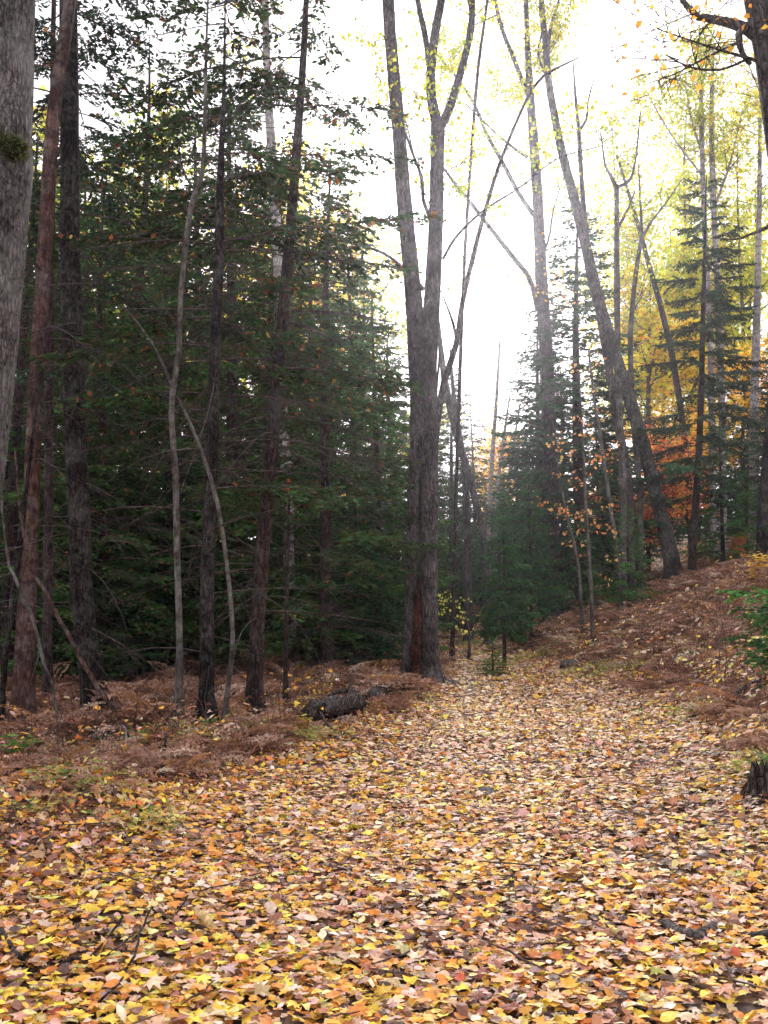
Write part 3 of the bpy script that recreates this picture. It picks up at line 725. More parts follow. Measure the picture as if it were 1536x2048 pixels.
def place_con(k, x, y, H, rz, label, name='hemlock_tree', group=None, wide=1.0, cat='tree'):
    tm, cm, H0 = PROT[k]
    o = bpy.data.objects.new(name, None); COL.objects.link(o)
    o.location = (x, y, float(terrain(x, y)) - .02); o.rotation_euler = (0, 0, rz)
    s = H / H0; o.scale = (s * wide, s * wide, s)
    tag(o, label, cat, group)
    link('trunk', tm, o); link('crown', cm, o)
    return o

def con_px(k, px, Y, topy, rz, label, **kw):
    x = at(px, 1230, Y)[0]; top = at(px, topy, Y)[2]
    return place_con(k, x, Y, top - float(terrain(x, Y)), rz, label, **kw)

# conifers one can tell apart
con_px(0, 652, 17.5, 275, .3, 'pointed hemlock whose tip stands against the sky left of the double trunk', wide=1.05)
con_px(2, 755, 21, 560, 1.3, 'shorter hemlock filling the space directly left of the double trunk, drooping twigs')
con_px(5, 1165, 31, 420, 2.1, 'narrow dark fir spire between the tall grey trunk and the dark leaning trunk', name='fir_tree', wide=1.3)
con_px(5, 1085, 34, 640, 4.0, 'fir half hidden behind the tall grey trunk, its left boughs in the sky gap', name='fir_tree', wide=1.25)
con_px(6, 1008, 22, 985, .5, 'bushy young fir on the bank edge beside the path, bare foot showing', name='fir_tree', wide=.74)
con_px(6, 1062, 26, 935, 2.5, 'taller dense blue-green young fir just left of the tall grey trunk', name='fir_tree', wide=.7)
con_px(4, 1260, 25.5, 1010, 1.2, 'small low fir growing against the foot of the slim grey trunk', name='fir_tree')
con_px(4, 1450, 29, 860, 5.2, 'young fir under the birch stems on the right slope', name='fir_tree')
con_px(5, 1300, 36, 800, .8, 'young fir between the forked stems and the spruce, in front of the red maple', name='fir_tree')
con_px(4, 985, 19.8, 1272, .8, 'tiny fir seedling at the right verge of the path', name='fir_tree', wide=1.7)
con_px(5, 905, 44, 735, 1.8, 'fir showing pale through the gap just right of the double trunk', name='fir_tree')
con_px(0, 950, 52, 790, 2.8, 'far fir closing the end of the sky gap above the path bend', name='fir_tree')
# the dense hemlock wood on the left
rng = np.random.default_rng(7)
G1 = 'dense hemlocks standing behind the left trunks'
bg = [(20, 16, 250), (200, 17.5, 330), (255, 22, 60), (330, 18.5, 360), (455, 21, 150), (-40, 21, 200), (120, 25, 260), (390, 27, 230), (540, 24, 330), (600, 30, 420), (700, 27, 480),
      (790, 34, 640), (850, 38, 820), (260, 32, 330), (60, 33, 200), (470, 36, 400), (660, 38, 560), (-90, 28, 150), (160, 40, 300), (350, 42, 350), (560, 44, 480), (740, 46, 640), (820, 50, 740), (870, 46, 900)]
for i, (px, Y, ty) in enumerate(bg):
    con_px(int(rng.integers(0, 3)), px, Y + rng.normal() * .4, ty, rng.random() * 6.28, 'dark hemlock in the dense wood behind the front trunks on the left', group=G1, wide=rng.uniform(.95, 1.2))
G2 = 'young hemlocks under the left trees'
for i in range(46):
    px = rng.uniform(-60, 860); Y = rng.uniform(16.5, 44)
    if px > 780 and Y < 32: continue
    H = rng.uniform(1.8, 5.2)
    x = at(px, 1230, Y)[0]
    if x > np.interp(Y, PATH_Y, PATH_L) - 1.6: continue
    place_con(int(rng.integers(3, 5)), x, Y, H, rng.random() * 6.28, 'low bushy young hemlock in the undergrowth beneath the left trees', group=G2, wide=1.1)
G3 = 'firs closing the end of the path'
for px, Y, H in ((850, 44, 4.5), (885, 47, 6), (925, 50, 5), (962, 47, 4.0), (905, 56, 8), (1000, 52, 6), (1040, 48, 7), (1080, 46, 8), (985, 60, 8)):
    place_con(int(rng.integers(2, 5)), at(px, 1230, Y)[0], Y, H, rng.random() * 6, 'dark fir crowding the far bend where the path vanishes', name='fir_tree', group=G3, wide=1.3)
G4 = 'firs scattered on the right slope'
for px, Y, H in ((1130, 38, 9), (1200, 40, 8), (1240, 37, 5), (1340, 42, 6), (1400, 46, 7), (1480, 40, 5), (1525, 38, 6), (1570, 33, 7), (1210, 30, 3.2), (1500, 31, 2.5), (1160, 29, 3)):
    place_con(int(rng.choice([3, 4, 5])), at(px, 1230, Y)[0], Y, H, rng.random() * 6, 'green fir among the trunks on the right slope', name='fir_tree', group=G4)
# side boughs of a fir at the right edge
def edge_fir():
    x, y = at(1655, 1500, 7.0)[0], 7.0
    z0 = float(terrain(x, y)); base = np.array([x, y, z0]); rng = np.random.default_rng(66)
    root = bpy.data.objects.new('fir_tree', None); COL.objects.link(root); root.location = base
    tag(root, 'bright green fir bough reaching in from the right edge above the leaves', 'tree')
    H = 1.95; zz = np.linspace(-.2, H, 10); P = np.stack([x + 0 * zz, y + 0 * zz, z0 + zz], 1)
    g = Geo(); V, F = tubes(P, .03 * (1 - np.clip(zz, 0, H) / H) + .004, 8, .04, rng); g.add(V, F, 0)
    link('trunk', g.mesh('fir_trunk', [B_HEM], origin=base), root)
    c = Geo(); conifer_crown(c, lambda z: (x, y), rng, z0 + .75, z0 + H, .82, per_m=46, droop=.30, rise=.35, green=(.05, .13, .04), needle=.045, dens=1.6, shape=.45, brown=.005, sparse=2.2, gap=.08)
    link('crown', c.mesh('fir_crown', [B_TWIG, M_NEEDLE, M_LITTER], origin=base), root)
edge_fir()

# ------------------------------------------------------------------ autumn broadleaf trees behind
def leafy_proto(seed, H, pal, palw, dens=1.0, R=3.0, b=B_GREY, leaf=.12, clump=.42, r0=.10):
    rng = np.random.default_rng(seed)
    zz = np.linspace(-.3, H * .93, 14); P = np.stack([.03 * zz * np.sin(zz * .3 + seed), .03 * zz * np.cos(zz * .33), zz], 1); P[:2, :2] = 0
    g = Geo(); V, F = tubes(P, r0 * (1 - np.clip(zz, 0, H) / H) + .008, 10, .04, rng); g.add(V, F, 0)
    limbs = [P[5:]]
    for i in range(9):
        k = rng.integers(4, 12); a = rng.random() * 6.28; L = R * rng.uniform(.5, 1) * (1.1 - k / 16)
        t = np.linspace(0, 1, 7)[:, None]
        q = P[k] + np.array([math.cos(a), math.sin(a), 0]) * t * L + np.array([0, 0, 1]) * t * L * rng.uniform(.5, 1.1) + rng.normal(size=3) * t ** 2 * .3
        V, F = tubes(q, r0 * .35 * (1 - .85 * t[:, 0]), 6, .04, rng); g.add(V, F, 0); limbs.append(q)
    c = Geo(); leafy_crown(c, limbs, rng, n2=int(110 * dens), L2=(.6, 1.8), n3=8, L3=.55, nleaf=12, leaf=leaf, pal=pal, palw=palw, clump=clump, t0=.25, spread=.2)
    return g.mesh('broadleaf_trunk', [b]), c.mesh('broadleaf_crown', [B_TWIG, M_LEAF]), H
LP = dict(yg=leafy_proto(201, 12, YG, YGW, 1.1), yg2=leafy_proto(202, 14, ((.58, .70, .10), (.74, .74, .10), (.46, .60, .09)), None, 1.0, R=3.4),
          ye=leafy_proto(203, 9, YEL, YELW, 1.2), orr=leafy_proto(204, 7, ORG + YEL, (3, 1, 3, 3, 2, 3), 1.1, R=2.4), red=leafy_proto(205, 5.5, REDP, REDW, 1.0, R=2.2),
          thin=leafy_proto(206, 15, YG, YGW, 1.3, R=4.0, clump=.5, b=B_SAP, r0=.09))
def leafy_px(k, px, Y, topy, rz, label, name='maple_tree', group=None, wide=1.0):
    tm, cm, H0 = LP[k]; x = at(px, 1230, Y)[0]; z = float(terrain(x, Y)); s = (at(px, topy, Y)[2] - z) / H0
    o = bpy.data.objects.new(name, None); COL.objects.link(o); o.location = (x, Y, z); o.rotation_euler = (0, 0, rz); o.scale = (s * wide, s * wide, s)
    tag(o, label, 'tree', group); link('trunk', tm, o); link('crown', cm, o)
leafy_px('red', 1340, 33, 880, .4, 'small red-leaved maple glowing behind the dark leaning trunk', wide=1.1)
leafy_px('orr', 1500, 38, 700, 1.4, 'orange maple near the right edge above the slope', wide=1.3)
leafy_px('orr', 1385, 41, 830, 2.4, 'orange maple seen through the spruce boughs', wide=1.1)
leafy_px('orr', 1225, 44, 900, 3.4, 'low orange maple glimpsed left of the forked stems')
leafy_px('orr', 1010, 55, 860, 4.4, 'small orange tree at the foot of the bright sky gap')
leafy_px('ye', 1310, 46, 520, .9, 'bright yellow maple behind the forked stems', wide=1.2)
leafy_px('ye', 1400, 48, 560, 3.9, 'yellow maple behind the spruce and birch stems', wide=1.2)
leafy_px('yg2', 1340, 52, 380, 1.9, 'lime-green leafed tree rising above the yellow maples', wide=1.1)
leafy_px('yg2', 1520, 50, 330, 2.9, 'yellow-green tree at the right edge above the orange maple', wide=1.2)
leafy_px('thin', 1250, 46, 170, 2.0, 'tall thinly leaved tree against the white sky above the forked stems', wide=.95)
leafy_px('thin', 1420, 50, 120, 3.0, 'tall thinly leaved tree high behind the birch tips')
leafy_px('thin', 1510, 44, 180, 5.0, 'tall thinly leaved tree by the right edge under the dead branches')
leafy_px('red', 1480, 28.5, 1075, 2.0, 'tiny reddish maple shrub low on the slope under the birches')
for i, (px, Y, ty, k) in enumerate(((300, 50, 120, 'thin'), (700, 52, 330, 'thin'), (180, 46, 250, 'yg'), (560, 55, 260, 'ye'), (60, 48, 130, 'yg'))):
    leafy_px(k, px, Y, ty, i, 'pale autumn broadleaf glimpsed through the hemlocks far on the left', group='broadleaf trees behind the left wood')

# ------------------------------------------------------------------ ground
def grid_ground():
    xs = np.unique(np.concatenate([np.linspace(-400, -40, 25), np.linspace(-40, -12, 57), np.arange(-12, 16, .14), np.linspace(16, 45, 59), np.linspace(45, 400, 25)]))
    ys = np.unique(np.concatenate([np.linspace(-60, -4, 16), np.arange(-4, 26, .14), np.linspace(26, 60, 100), np.linspace(60, 500, 40)]))
    X, Y = np.meshgrid(xs, ys)
    Z = terrain(X, Y)
    V = np.stack([X, Y, Z], -1).reshape(-1, 3); nx = len(xs); ny = len(ys)
    i = np.arange(ny - 1)[:, None] * nx; j = np.arange(nx - 1)[None]
    F = np.stack([i + j, i + j + 1, i + nx + j + 1, i + nx + j], -1).reshape(-1, 4)
    g = Geo(); g.add(V, F, 0)
    m, nt, out = newmat('forest_soil_and_old_leaves'); L = nt.links.new
    tc = N(nt, 'ShaderNodeTexCoord')
    v = N(nt, 'ShaderNodeTexVoronoi', i_Scale=16.0); v.inputs['Randomness'].default_value = 1
    mp = N(nt, 'ShaderNodeMapping'); mp.inputs['Scale'].default_value = (1, 1, .3)
    L(tc.outputs['Object'], mp.inputs[0]); L(mp.outputs[0], v.inputs['Vector'])
    sep = N(nt, 'ShaderNodeSeparateColor'); L(v.outputs['Color'], sep.inputs[0])
    r = ramp(nt, [(0, (.03, .018, .012)), (.3, (.08, .042, .025)), (.6, (.15, .075, .035)), (.85, (.24, .13, .06)), (1, (.30, .2, .08))])
    L(sep.outputs[0], r.inputs[0])
    n = N(nt, 'ShaderNodeTexNoise', i_Scale=60.0, i_Detail=5.0); L(tc.outputs['Object'], n.inputs['Vector'])
    r2 = ramp(nt, [(.3, (.5,) * 3), (.7, (1.1,) * 3)]); L(n.outputs['Fac'], r2.inputs[0])
    mul = N(nt, 'ShaderNodeMix', data_type='RGBA', blend_type='MULTIPLY'); mul.inputs[0].default_value = 1
    L(r.outputs[0], mul.inputs[6]); L(r2.outputs[0], mul.inputs[7])
    p = N(nt, 'ShaderNodeBsdfPrincipled'); p.inputs['Roughness'].default_value = .95; L(mul.outputs[2], p.inputs['Base Color'])
    b = N(nt, 'ShaderNodeBump', i_Strength=.8, i_Distance=.03); L(v.outputs['Distance'], b.inputs['Height']); L(b.outputs[0], p.inputs['Normal'])
    L(p.outputs[0], out.inputs[0])
    o = link('ground', g.mesh('ground', [m])); o['kind'] = 'structure'
grid_ground()

# ------------------------------------------------------------------ leaf litter
def tmpl(kind, rng, lod):
    if kind == 'maple':
        pts = [(0, -.5), (.14, -.30), (.40, -.34), (.30, -.12), (.56, .02), (.32, .12), (.38, .36), (.16, .24), (0, .62), (-.16, .24), (-.38, .36), (-.32, .12), (-.56, .02), (-.30, -.12), (-.40, -.34), (-.14, -.30)]
        if lod: pts = [(0, -.45), (.38, -.3), (.5, .05), (.28, .3), (0, .55), (-.28, .3), (-.5, .05), (-.38, -.3)]
    elif kind == 'round':
        a = np.arange(10 if not lod else 6) / (10 if not lod else 6) * 6.283
        pts = [(.42 * math.sin(q), -.42 * math.cos(q) + (.08 if abs(q - 3.14) < .2 else 0)) for q in a]
    else:
        pts = [(0, -.55), (.2, -.32), (.29, 0), (.2, .32), (0, .6), (-.2, .32), (-.29, 0), (-.2, -.32)]
        if lod: pts = [(0, -.55), (.27, -.12), (.2, .3), (0, .6), (-.2, .3), (-.27, -.12)]
    P = np.array(pts, float) * (1 + rng.normal(size=(len(pts), 1)) * .07)
    P = np.vstack([[0, 0], P])
    cu, cv, tw = rng.normal(.1, .30), rng.normal(.08, .30), rng.normal(0, .28)
    z = cu * P[:, 0] ** 2 * 1.6 + cv * P[:, 1] ** 2 * 1.3 + tw * P[:, 0] * P[:, 1] + rng.normal(size=len(P)) * .03
    z -= z.mean()
    n = len(P) - 1
    F = np.array([(0, 1 + i, 1 + (i + 1) % n) for i in range(n)])
    return np.column_stack([P, z]), F

PAL = np.array([(.76, .52, .06), (.70, .36, .05), (.62, .23, .045), (.66, .43, .26), (.74, .57, .41), (.42, .20, .11), (.22, .10, .06), (.42, .10, .05), (.56, .58, .12), (.66, .56, .22), (.56, .36, .29), (.11, .065, .05)])
W_FORE = np.array([19, 20, 14, 10, 6, 11, 7, .6, 1, 5, 5, 5])
W_PATH = np.array([9, 12, 8, 17, 14, 13, 8, .5, .8, 8, 8, 7])
W_SIDE = np.array([7, 15, 16, 6, 3, 21, 17, .8, 1.2, 3, 5, 11])
W_SLOPE = np.array([11, 11, 12, 13, 11, 13, 9, .8, 3, 8, 12, 4])
def litter():
    rng = np.random.default_rng(77)
    g = Geo()
    # (y0,y1,density,size multiplier,lod)
    bands = [(1.8, 5.5, 1500, .78, 0), (5.5, 9, 1050, .80, 0), (9, 15, 700, .85, 1), (15, 24, 330, 1.0, 1), (24, 48, 80, 1.5, 1)]
    tl = {l: [tmpl(k, rng, l) for k in ('maple',) * 4 + ('round',) * 8 + ('oval',) * 5] for l in (0, 1)}
    for (y0, y1, dn, sm, lod) in bands:
        W = .46 * y1 + 1.0
        n = int(dn * (y1 - y0) * 2 * W)
        x = rng.uniform(-W, W, n); y = rng.uniform(y0, y1, n)
        ok = np.abs(x) < .43 * y + .9
        x, y = x[ok], y[ok]
        xl = np.interp(y, PATH_Y, PATH_L); xr = np.interp(y, PATH_Y, PATH_R)
        off = np.maximum(xl - x, x - xr)
        kp = rng.random(len(x)) < np.where(off > .6, np.clip(.85 - .10 * np.clip(y - 6.5, 0, 6), np.where(x > xr, .5, .3), .85), 1.0)
        pile = np.sin(x * 2.1 + 3 * np.sin(y * .9)) * np.sin(y * 2.6 + x)
        kp &= rng.random(len(x)) < np.clip(.9 + .35 * pile, .25, 1)
        x, y, off, xl, xr = x[kp], y[kp], off[kp], xl[kp], xr[kp]; n = len(x)
        # palette per place
        fore = np.clip((8.5 - y) / 5, 0, 1)[:, None]
        Wt = W_PATH / W_PATH.sum() * (1 - fore) + W_FORE / W_FORE.sum() * fore
        sl = np.clip((xl - x + .7) / 1.6, 0, 1)[:, None]; sr = np.clip((x - xr + .3) / 1.2, 0, 1)[:, None]
        Wt = Wt * (1 - sl) + W_SIDE / W_SIDE.sum() * sl; Wt = Wt * (1 - sr) + W_SLOPE / W_SLOPE.sum() * sr
        pt = (.5 + .5 * np.sin(x * 1.1 + 2 * np.sin(y * .7 + 1)) * np.sin(y * 1.6 + 1.3 * np.sin(x * 1.9)))[:, None]
        Wt = Wt * (1 + (pt - .5) * np.array([1.1, .9, .2, .2, .6, -.9, -1.1, 0, .5, .8, -.5, -1.2]))
        cdf = np.cumsum(Wt, 1); cdf /= cdf[:, -1:]
        ci = (rng.random((n, 1)) > cdf).sum(1)
        size = np.clip(rng.lognormal(math.log(.073), .26, n), .035, .11) * sm
        tsel = rng.integers(0, 17, n)
        yaw = rng.random(n) * 6.283
        tx = rng.normal(0, .15 + .16 * (off > .2), n); ty = rng.normal(0, .15 + .16 * (off > .2), n)
        up = rng.random(n) < .045; tx[up] += rng.uniform(-1.1, 1.1, up.sum())
        lift = np.where((off > .8) & (y > 9) & (rng.random(n) < np.where(x > xr, .34, .17)), rng.uniform(.03, .3, n), 0)
        zz = terrain(x, y) + lift + rng.random(n) ** 1.5 * .045 + .008 + size * .1 * np.abs(tx) * 2
        # slope-following tilt
        e = .1; sxn = (terrain(x + e, y, False) - terrain(x - e, y, False)) / (2 * e); syn = (terrain(x, y + e, False) - terrain(x, y - e, False)) / (2 * e)
        flip = np.where(rng.random(n) < .35, -1, 1)
        base = PAL[ci] * (1 + .17 * rng.normal(size=(n, 1))) * (1 + .06 * rng.normal(size=(n, 3)))
        base = np.clip(base, .02, .85)
        for k in range(17):
            V0, F0 = tl[lod][k]
            m = np.where(tsel == k)[0]
            if len(m) == 0: continue
            sz = size[m] * (1.15 if k < 4 else (.84 if k < 12 else .92))
            fl = flip[m] * rng.uniform(.4, 1.6, len(m))
            ca, sa = np.cos(yaw[m]), np.sin(yaw[m])
            vx = V0[None, :, 0] * sz[:, None]; vy = V0[None, :, 1] * sz[:, None]; vz = V0[None, :, 2] * (sz * fl)[:, None]
            # tilt about x then y
            cx, sx = np.cos(tx[m])[:, None], np.sin(tx[m])[:, None]
            vy, vz = vy * cx - vz * sx, vy * sx + vz * cx
            cy, sy = np.cos(ty[m])[:, None], np.sin(ty[m])[:, None]
            vx, vz = vx * cy + vz * sy, -vx * sy + vz * cy
            X = vx * ca[:, None] - vy * sa[:, None]; Yv = vx * sa[:, None] + vy * ca[:, None]
            Z = vz + zz[m][:, None] + X * sxn[m][:, None] + Yv * syn[m][:, None]
            V = np.stack([X + x[m][:, None], Yv + y[m][:, None], Z], -1)
            nv = len(V0)
            F = (F0[None] + (np.arange(len(m)) * nv)[:, None, None]).reshape(-1, 3)
            # midrib/edge pigment: centre vertex slightly different from the rim
            C = np.repeat(base[m][:, None], nv, 1)
            C = C * (1 + .10 * rng.normal(size=(len(m), nv, 1)))
            C[:, 0] *= 1.08
            g.add(V.reshape(-1, 3), F, 0, np.clip(C, .015, .9).reshape(-1, 3))
    o = link('fallen_leaves', g.mesh('fallen_leaves', [M_LITTER], smooth=()))
    tag(o, 'carpet of yellow, orange and tan fallen leaves over the path and banks', 'leaf litter', kind='stuff')
litter()

# ------------------------------------------------------------------ dead bracken and low green plants
def frond(rng, L, arch, droop):
    """one fern frond along +x, returns V,F (pinnae as toothed quads)"""
    n = 13; t = np.linspace(.12, 1, n)
    th = arch - droop * t
    dx = np.cos(th) * L / n; dz = np.sin(th) * L / n
    P = np.stack([np.cumsum(dx), 0 * t, np.cumsum(dz)], 1)
    Pv = []; D = []; Nn = []; l = []; w = []
    for i in range(n):
        T = nz(P[i] - (P[i - 1] if i else np.zeros(3)))
        pl = L * .30 * math.sin(math.pi * min(1, t[i] * .8 + .18)) * rng.uniform(.7, 1.15)
        for s in (1, -1):
            d = nz(np.array([0, s, 0]) + T * .35 + rng.normal(size=3) * .22 + np.array([0, 0, -.35]))
            k = 3
            for j in range(k):
                b = P[i] + d * pl * j / k
                for s2 in (1, -1):
                    dd = nz(d * .6 + T * s2 * .8 + rng.normal(size=3) * .35)
                    Pv.append(b); D.append(dd); Nn.append(nz(np.cross(dd, rng.normal(size=3)))); l.append(pl * .38 * rng.uniform(.6, 1.2)); w.append(pl * .17)
    V, F = diamonds(np.array(Pv), np.array(D), np.array(Nn), np.array(l), np.array(w))
    Vs, Fs = tubes(np.vstack([[0, 0, 0], P]), np.linspace(.004, .0015, n + 1), 3)
    return np.vstack([V, Vs]), [F, Fs + len(V)]

def bracken():
    rng = np.random.default_rng(88)
    T = []
    for i in range(9):
        V, Fs = frond(rng, 1.0, rng.uniform(.7, 1.4), rng.uniform(1.0, 2.3))
        T.append((V, Fs))
    pal = np.array([(.29, .155, .105), (.39, .235, .165), (.19, .09, .058), (.54, .39, .29), (.36, .19, .085)])
    g = Geo()
    def patch(x, y, n_per, size, rmul=1.0):
        for k in range(len(T)):
            m = np.where(sel == k)[0]
    zones = [  # (count, sampler)
        ('left', 5200), ('lefton', 1200), ('near left', 600), ('front left', 900), ('bank', 5200), ('verge', 700), ('right', 2600)]
    X = []; Yy = []; S = []
    for z, n in zones:
        if z == 'left':
            y = rng.uniform(11, 34, n * 3); px = rng.uniform(-80, 860, n * 3); x = (px - 768) / FPX * y
            xl = np.interp(y, PATH_Y, PATH_L); ok = (x < xl - .3) & ~((y < 15.5) & (y > 10.5) & (x > xl - 2.2) & (rng.random(len(x)) < .93)); sz = (.5, 1.05)
        elif z == 'lefton':
            y = rng.uniform(8.0, 12.5, n * 3); px = rng.uniform(-60, 700, n * 3); x = (px - 768) / FPX * y
            xl = np.interp(y, PATH_Y, PATH_L); ok = (x < xl - .7) & (rng.random(len(x)) < np.clip((y - 8.0) / 4, 0, 1)) & ~((y > 10.5) & (x > xl - 2.2)); sz = (.3, .55)
        elif z == 'near left':
            y = rng.uniform(11.2, 15.5, n * 3); xl = np.interp(y, PATH_Y, PATH_L); x = xl - rng.uniform(.25, 2.2, n * 3); ok = np.sin(x * 3 + y) > -.2; sz = (.22, .46)
        elif z == 'front left':
            y = rng.uniform(6.6, 10.5, n * 3); xl = np.interp(y, PATH_Y, PATH_L); x = xl - .6 - rng.random(n * 3) * 3.5; ok = np.sin(x * 2.3 + y * 1.4) * np.sin(y * 2.1 - x) > -.05; sz = (.12, .34)
        elif z == 'bank':
            y = rng.uniform(14, 34, n * 3); px = rng.uniform(930, 1620, n * 3); x = (px - 768) / FPX * y
            xr = np.interp(y, PATH_Y, PATH_R); ok = (x > xr + .9) & (rng.random(len(x)) < np.clip((y - 13.5) / 9, .05, 1) * np.clip(.65 + .6 * np.sin(x * 1.3 + y * .5) * np.sin(y * .9), .1, 1)); sz = (.42, .8)
        elif z == 'verge':
            y = rng.uniform(13, 30, n * 3); xr = np.interp(y, PATH_Y, PATH_R); x = xr + rng.uniform(.1, 1.3, n * 3); ok = y > 0; sz = (.22, .45)
        else:
            y = rng.uniform(5.8, 15.5, n * 3); xr = np.interp(y, PATH_Y, PATH_R); x = xr + rng.uniform(.3, 4.5, n * 3); ok = (np.sin(x * 1.7 + y) * np.sin(y * 1.3 - x) > -.35) & (x > xr + .15); sz = (.2, .5)
        x, y = x[ok][:n], y[ok][:n]
        X.append(x); Yy.append(y); S.append(rng.uniform(*sz, len(x)) * (.75 + .35 * np.sin(x * 1.9 + np.sin(y * 1.3)) * np.sin(y * 1.7)))
    X = np.concatenate(X); Yy = np.concatenate(Yy); S = np.concatenate(S)
    # 3 fronds per plant
    X = np.repeat(X, 3) + rng.normal(size=len(X) * 3) * .07; Yy = np.repeat(Yy, 3) + rng.normal(size=len(Yy) * 3) * .07; S = np.repeat(S, 3) * rng.uniform(.7, 1.2, len(S) * 3)
    n = len(X); sel = rng.integers(0, 9, n); yaw = rng.random(n) * 6.283; Z = terrain(X, Yy) - .01
    ci = rng.choice(5, n, p=[.32, .28, .15, .12, .13])
    for k in range(9):
        V0, Fs = T[k]; m = np.where(sel == k)[0]; nv = len(V0)
        ca, sa = np.cos(yaw[m])[:, None], np.sin(yaw[m])[:, None]; s = S[m][:, None]
        vx, vy, vz = V0[None, :, 0] * s, V0[None, :, 1] * s, V0[None, :, 2] * s * rng.uniform(.6, 1.1, (len(m), 1))
        V = np.stack([vx * ca - vy * sa + X[m][:, None], vx * sa + vy * ca + Yy[m][:, None], np.maximum(vz, -.0) + Z[m][:, None]], -1).reshape(-1, 3)
        C = pal[ci[m]] * (1 + .2 * rng.normal(size=(len(m), 1)))
        C = np.repeat(np.clip(C, .02, .6), nv, 0)
        off = (np.arange(len(m)) * nv)[:, None, None]
        g.add(V, (Fs[0][None] + off).reshape(-1, 4), 0, C)
        g.F.append((Fs[1][None] + off).reshape(-1, 4) + g.n - len(V)); g.M.append(np.zeros(len(m) * len(Fs[1])))
    # order guard: faces lists only need to line up with material lists
    o = link('dead_bracken', g.mesh('dead_bracken', [M_FERN], smooth=()))
    tag(o, 'withered reddish-brown bracken covering both sides of the path', 'bracken', kind='stuff')
bracken()

def green_cover():
    rng = np.random.default_rng(91); g = Geo()
    Pc = []; 
    def blob(cx, cy, r, n):
        for _ in range(n):
            a = rng.random() * 6.28; q = r * math.sqrt(rng.random()); Pc.append((cx + q * math.cos(a), cy + q * math.sin(a)))
    for px, py, r, n in ((180, 1580, .4, 26), (310, 1660, .25, 16), (100, 1640, .3, 12), (230, 1500, .5, 20), (620, 1480, .5, 40), (1100, 1310, .9, 110), (1250, 1340, 1.2, 160), (1330, 1240, 1.2, 110), (1400, 1300, 1.2, 110), (1180, 1240, 1.2, 80), (640, 1420, .6, 30), (820, 1400, .5, 20), (960, 1290, .7, 70), (1180, 1290, .9, 60), (1010, 1335, .5, 30), (1500, 1550, .25, 24), (1360, 1440, .5, 30), (430, 1480, .5, 40), (340, 1420, .8, 36), (700, 1380, .8, 40)):
        h = hit(px, py); blob(h[0], h[1], r, n)
    Pc = np.array(Pc); n = len(Pc); k = 9
    x = np.repeat(Pc[:, 0], k) + rng.normal(size=n * k) * .05; y = np.repeat(Pc[:, 1], k) + rng.normal(size=n * k) * .05
    z = terrain(x, y) + rng.uniform(.03, .16, n * k)
    D = rng.normal(size=(n * k, 3)); D[:, 2] = np.abs(D[:, 2]) * .3; D = nz(D); Nn = rng.normal(size=(n * k, 3)) * .4 + [0, 0, 1]; Nn = nz(Nn - D * (Nn * D).sum(1, keepdims=True))
    l = rng.uniform(.03, .07, n * k)
    V, F = diamonds(np.stack([x, y, z], 1), D, Nn, l, l * .55, .1)
    pal = np.array([(.30, .34, .10), (.48, .46, .16), (.14, .22, .07), (.55, .5, .22)])
    C = pal[np.repeat(rng.choice(4, n), k)] * (1 + .15 * rng.normal(size=(n * k, 1)))
    g.add(V, F, 0, np.repeat(np.clip(C, .02, .8), 4, 0))
    o = link('ground_cover', g.mesh('ground_cover', [M_LEAF], smooth=()))
    tag(o, 'low pale green and yellowing seedlings scattered through the leaves', 'ground cover', kind='stuff')
green_cover()

# ------------------------------------------------------------------ logs, sticks, stones, single plants
def on_ground(px, py, lift=.02):
    h = hit(px, py); return h + np.array([0, 0, lift])

def stick(name, label, cat, chains, barkm, seed, lift=.02, sides=9, rough=.10, group=None, closed=True):
    rng = np.random.default_rng(seed); g = Geo(); org = None
    for ch in chains:
        P = []; R = []
        for c in ch:
            px, py, w = c[:3]; up = c[3] if len(c) > 3 else 0
            h = on_ground(px, py, 0); R.append(w / 2 / FPX * h[1]); P.append(h + [0, 0, lift + R[-1] * .55 + up])
        P, R = resample(P, R, .06)
        P += rng.normal(size=P.shape) * .0035
        if org is None: org = P[0].copy()
        if closed:
            P = np.vstack([P[0] + (P[0] - P[1]) * .05, P, P[-1] + (P[-1] - P[-2]) * .05]); R = np.concatenate([[R[0] * .15], R, [R[-1] * .15]])
        V, F = tubes(P, R, sides, rough, rng); g.add(V, F, 0)
    o = link(name, g.mesh(name, [barkm], origin=org), loc=org)
    tag(o, label, cat, group); return o

stick('fallen_log', 'decaying log lying along the left verge, long piece with loosened bark', 'log', [[(616, 1450, 30), (634, 1444, 40), (650, 1441, 36), (670, 1437, 42), (690, 1432, 36), (708, 1428, 40), (722, 1424, 32)], [(640, 1430, 6, .12), (668, 1424, 8, .17), (700, 1416, 9, .16), (722, 1416, 12, .08)], [(640, 1452, 5, .1), (652, 1462, 5, .03), (668, 1472, 4)], [(690, 1440, 6, .1), (700, 1420, 5, .2), (704, 1400, 3, .32)]], B_LOG, 301, lift=.05, sides=16, rough=.17)
stick('fallen_log', 'shorter broken end of a rotten log close to the double tree', 'log', [[(738, 1412, 22), (750, 1407, 30), (762, 1402, 26), (785, 1394, 20)], [(750, 1404, 5, .1), (762, 1390, 4, .22)]], B_LOG, 302, lift=.05, sides=14, rough=.2)
stick('fallen_log', 'dark hollow half-buried log at the foot of the very dark trunk', 'log', [[(180, 1488, 24), (215, 1490, 28), (262, 1484, 22)]], B_DARK, 303, sides=14, rough=.12)
stick('stick', 'pale bleached stick lying in front of the dark hollow log', 'stick', [[(160, 1506, 4), (205, 1506, 5), (250, 1500, 4)], [(236, 1476, 4, .12), (250, 1482, 5, .1), (252, 1500, 4)]], B_BIRCH, 304, sides=6)
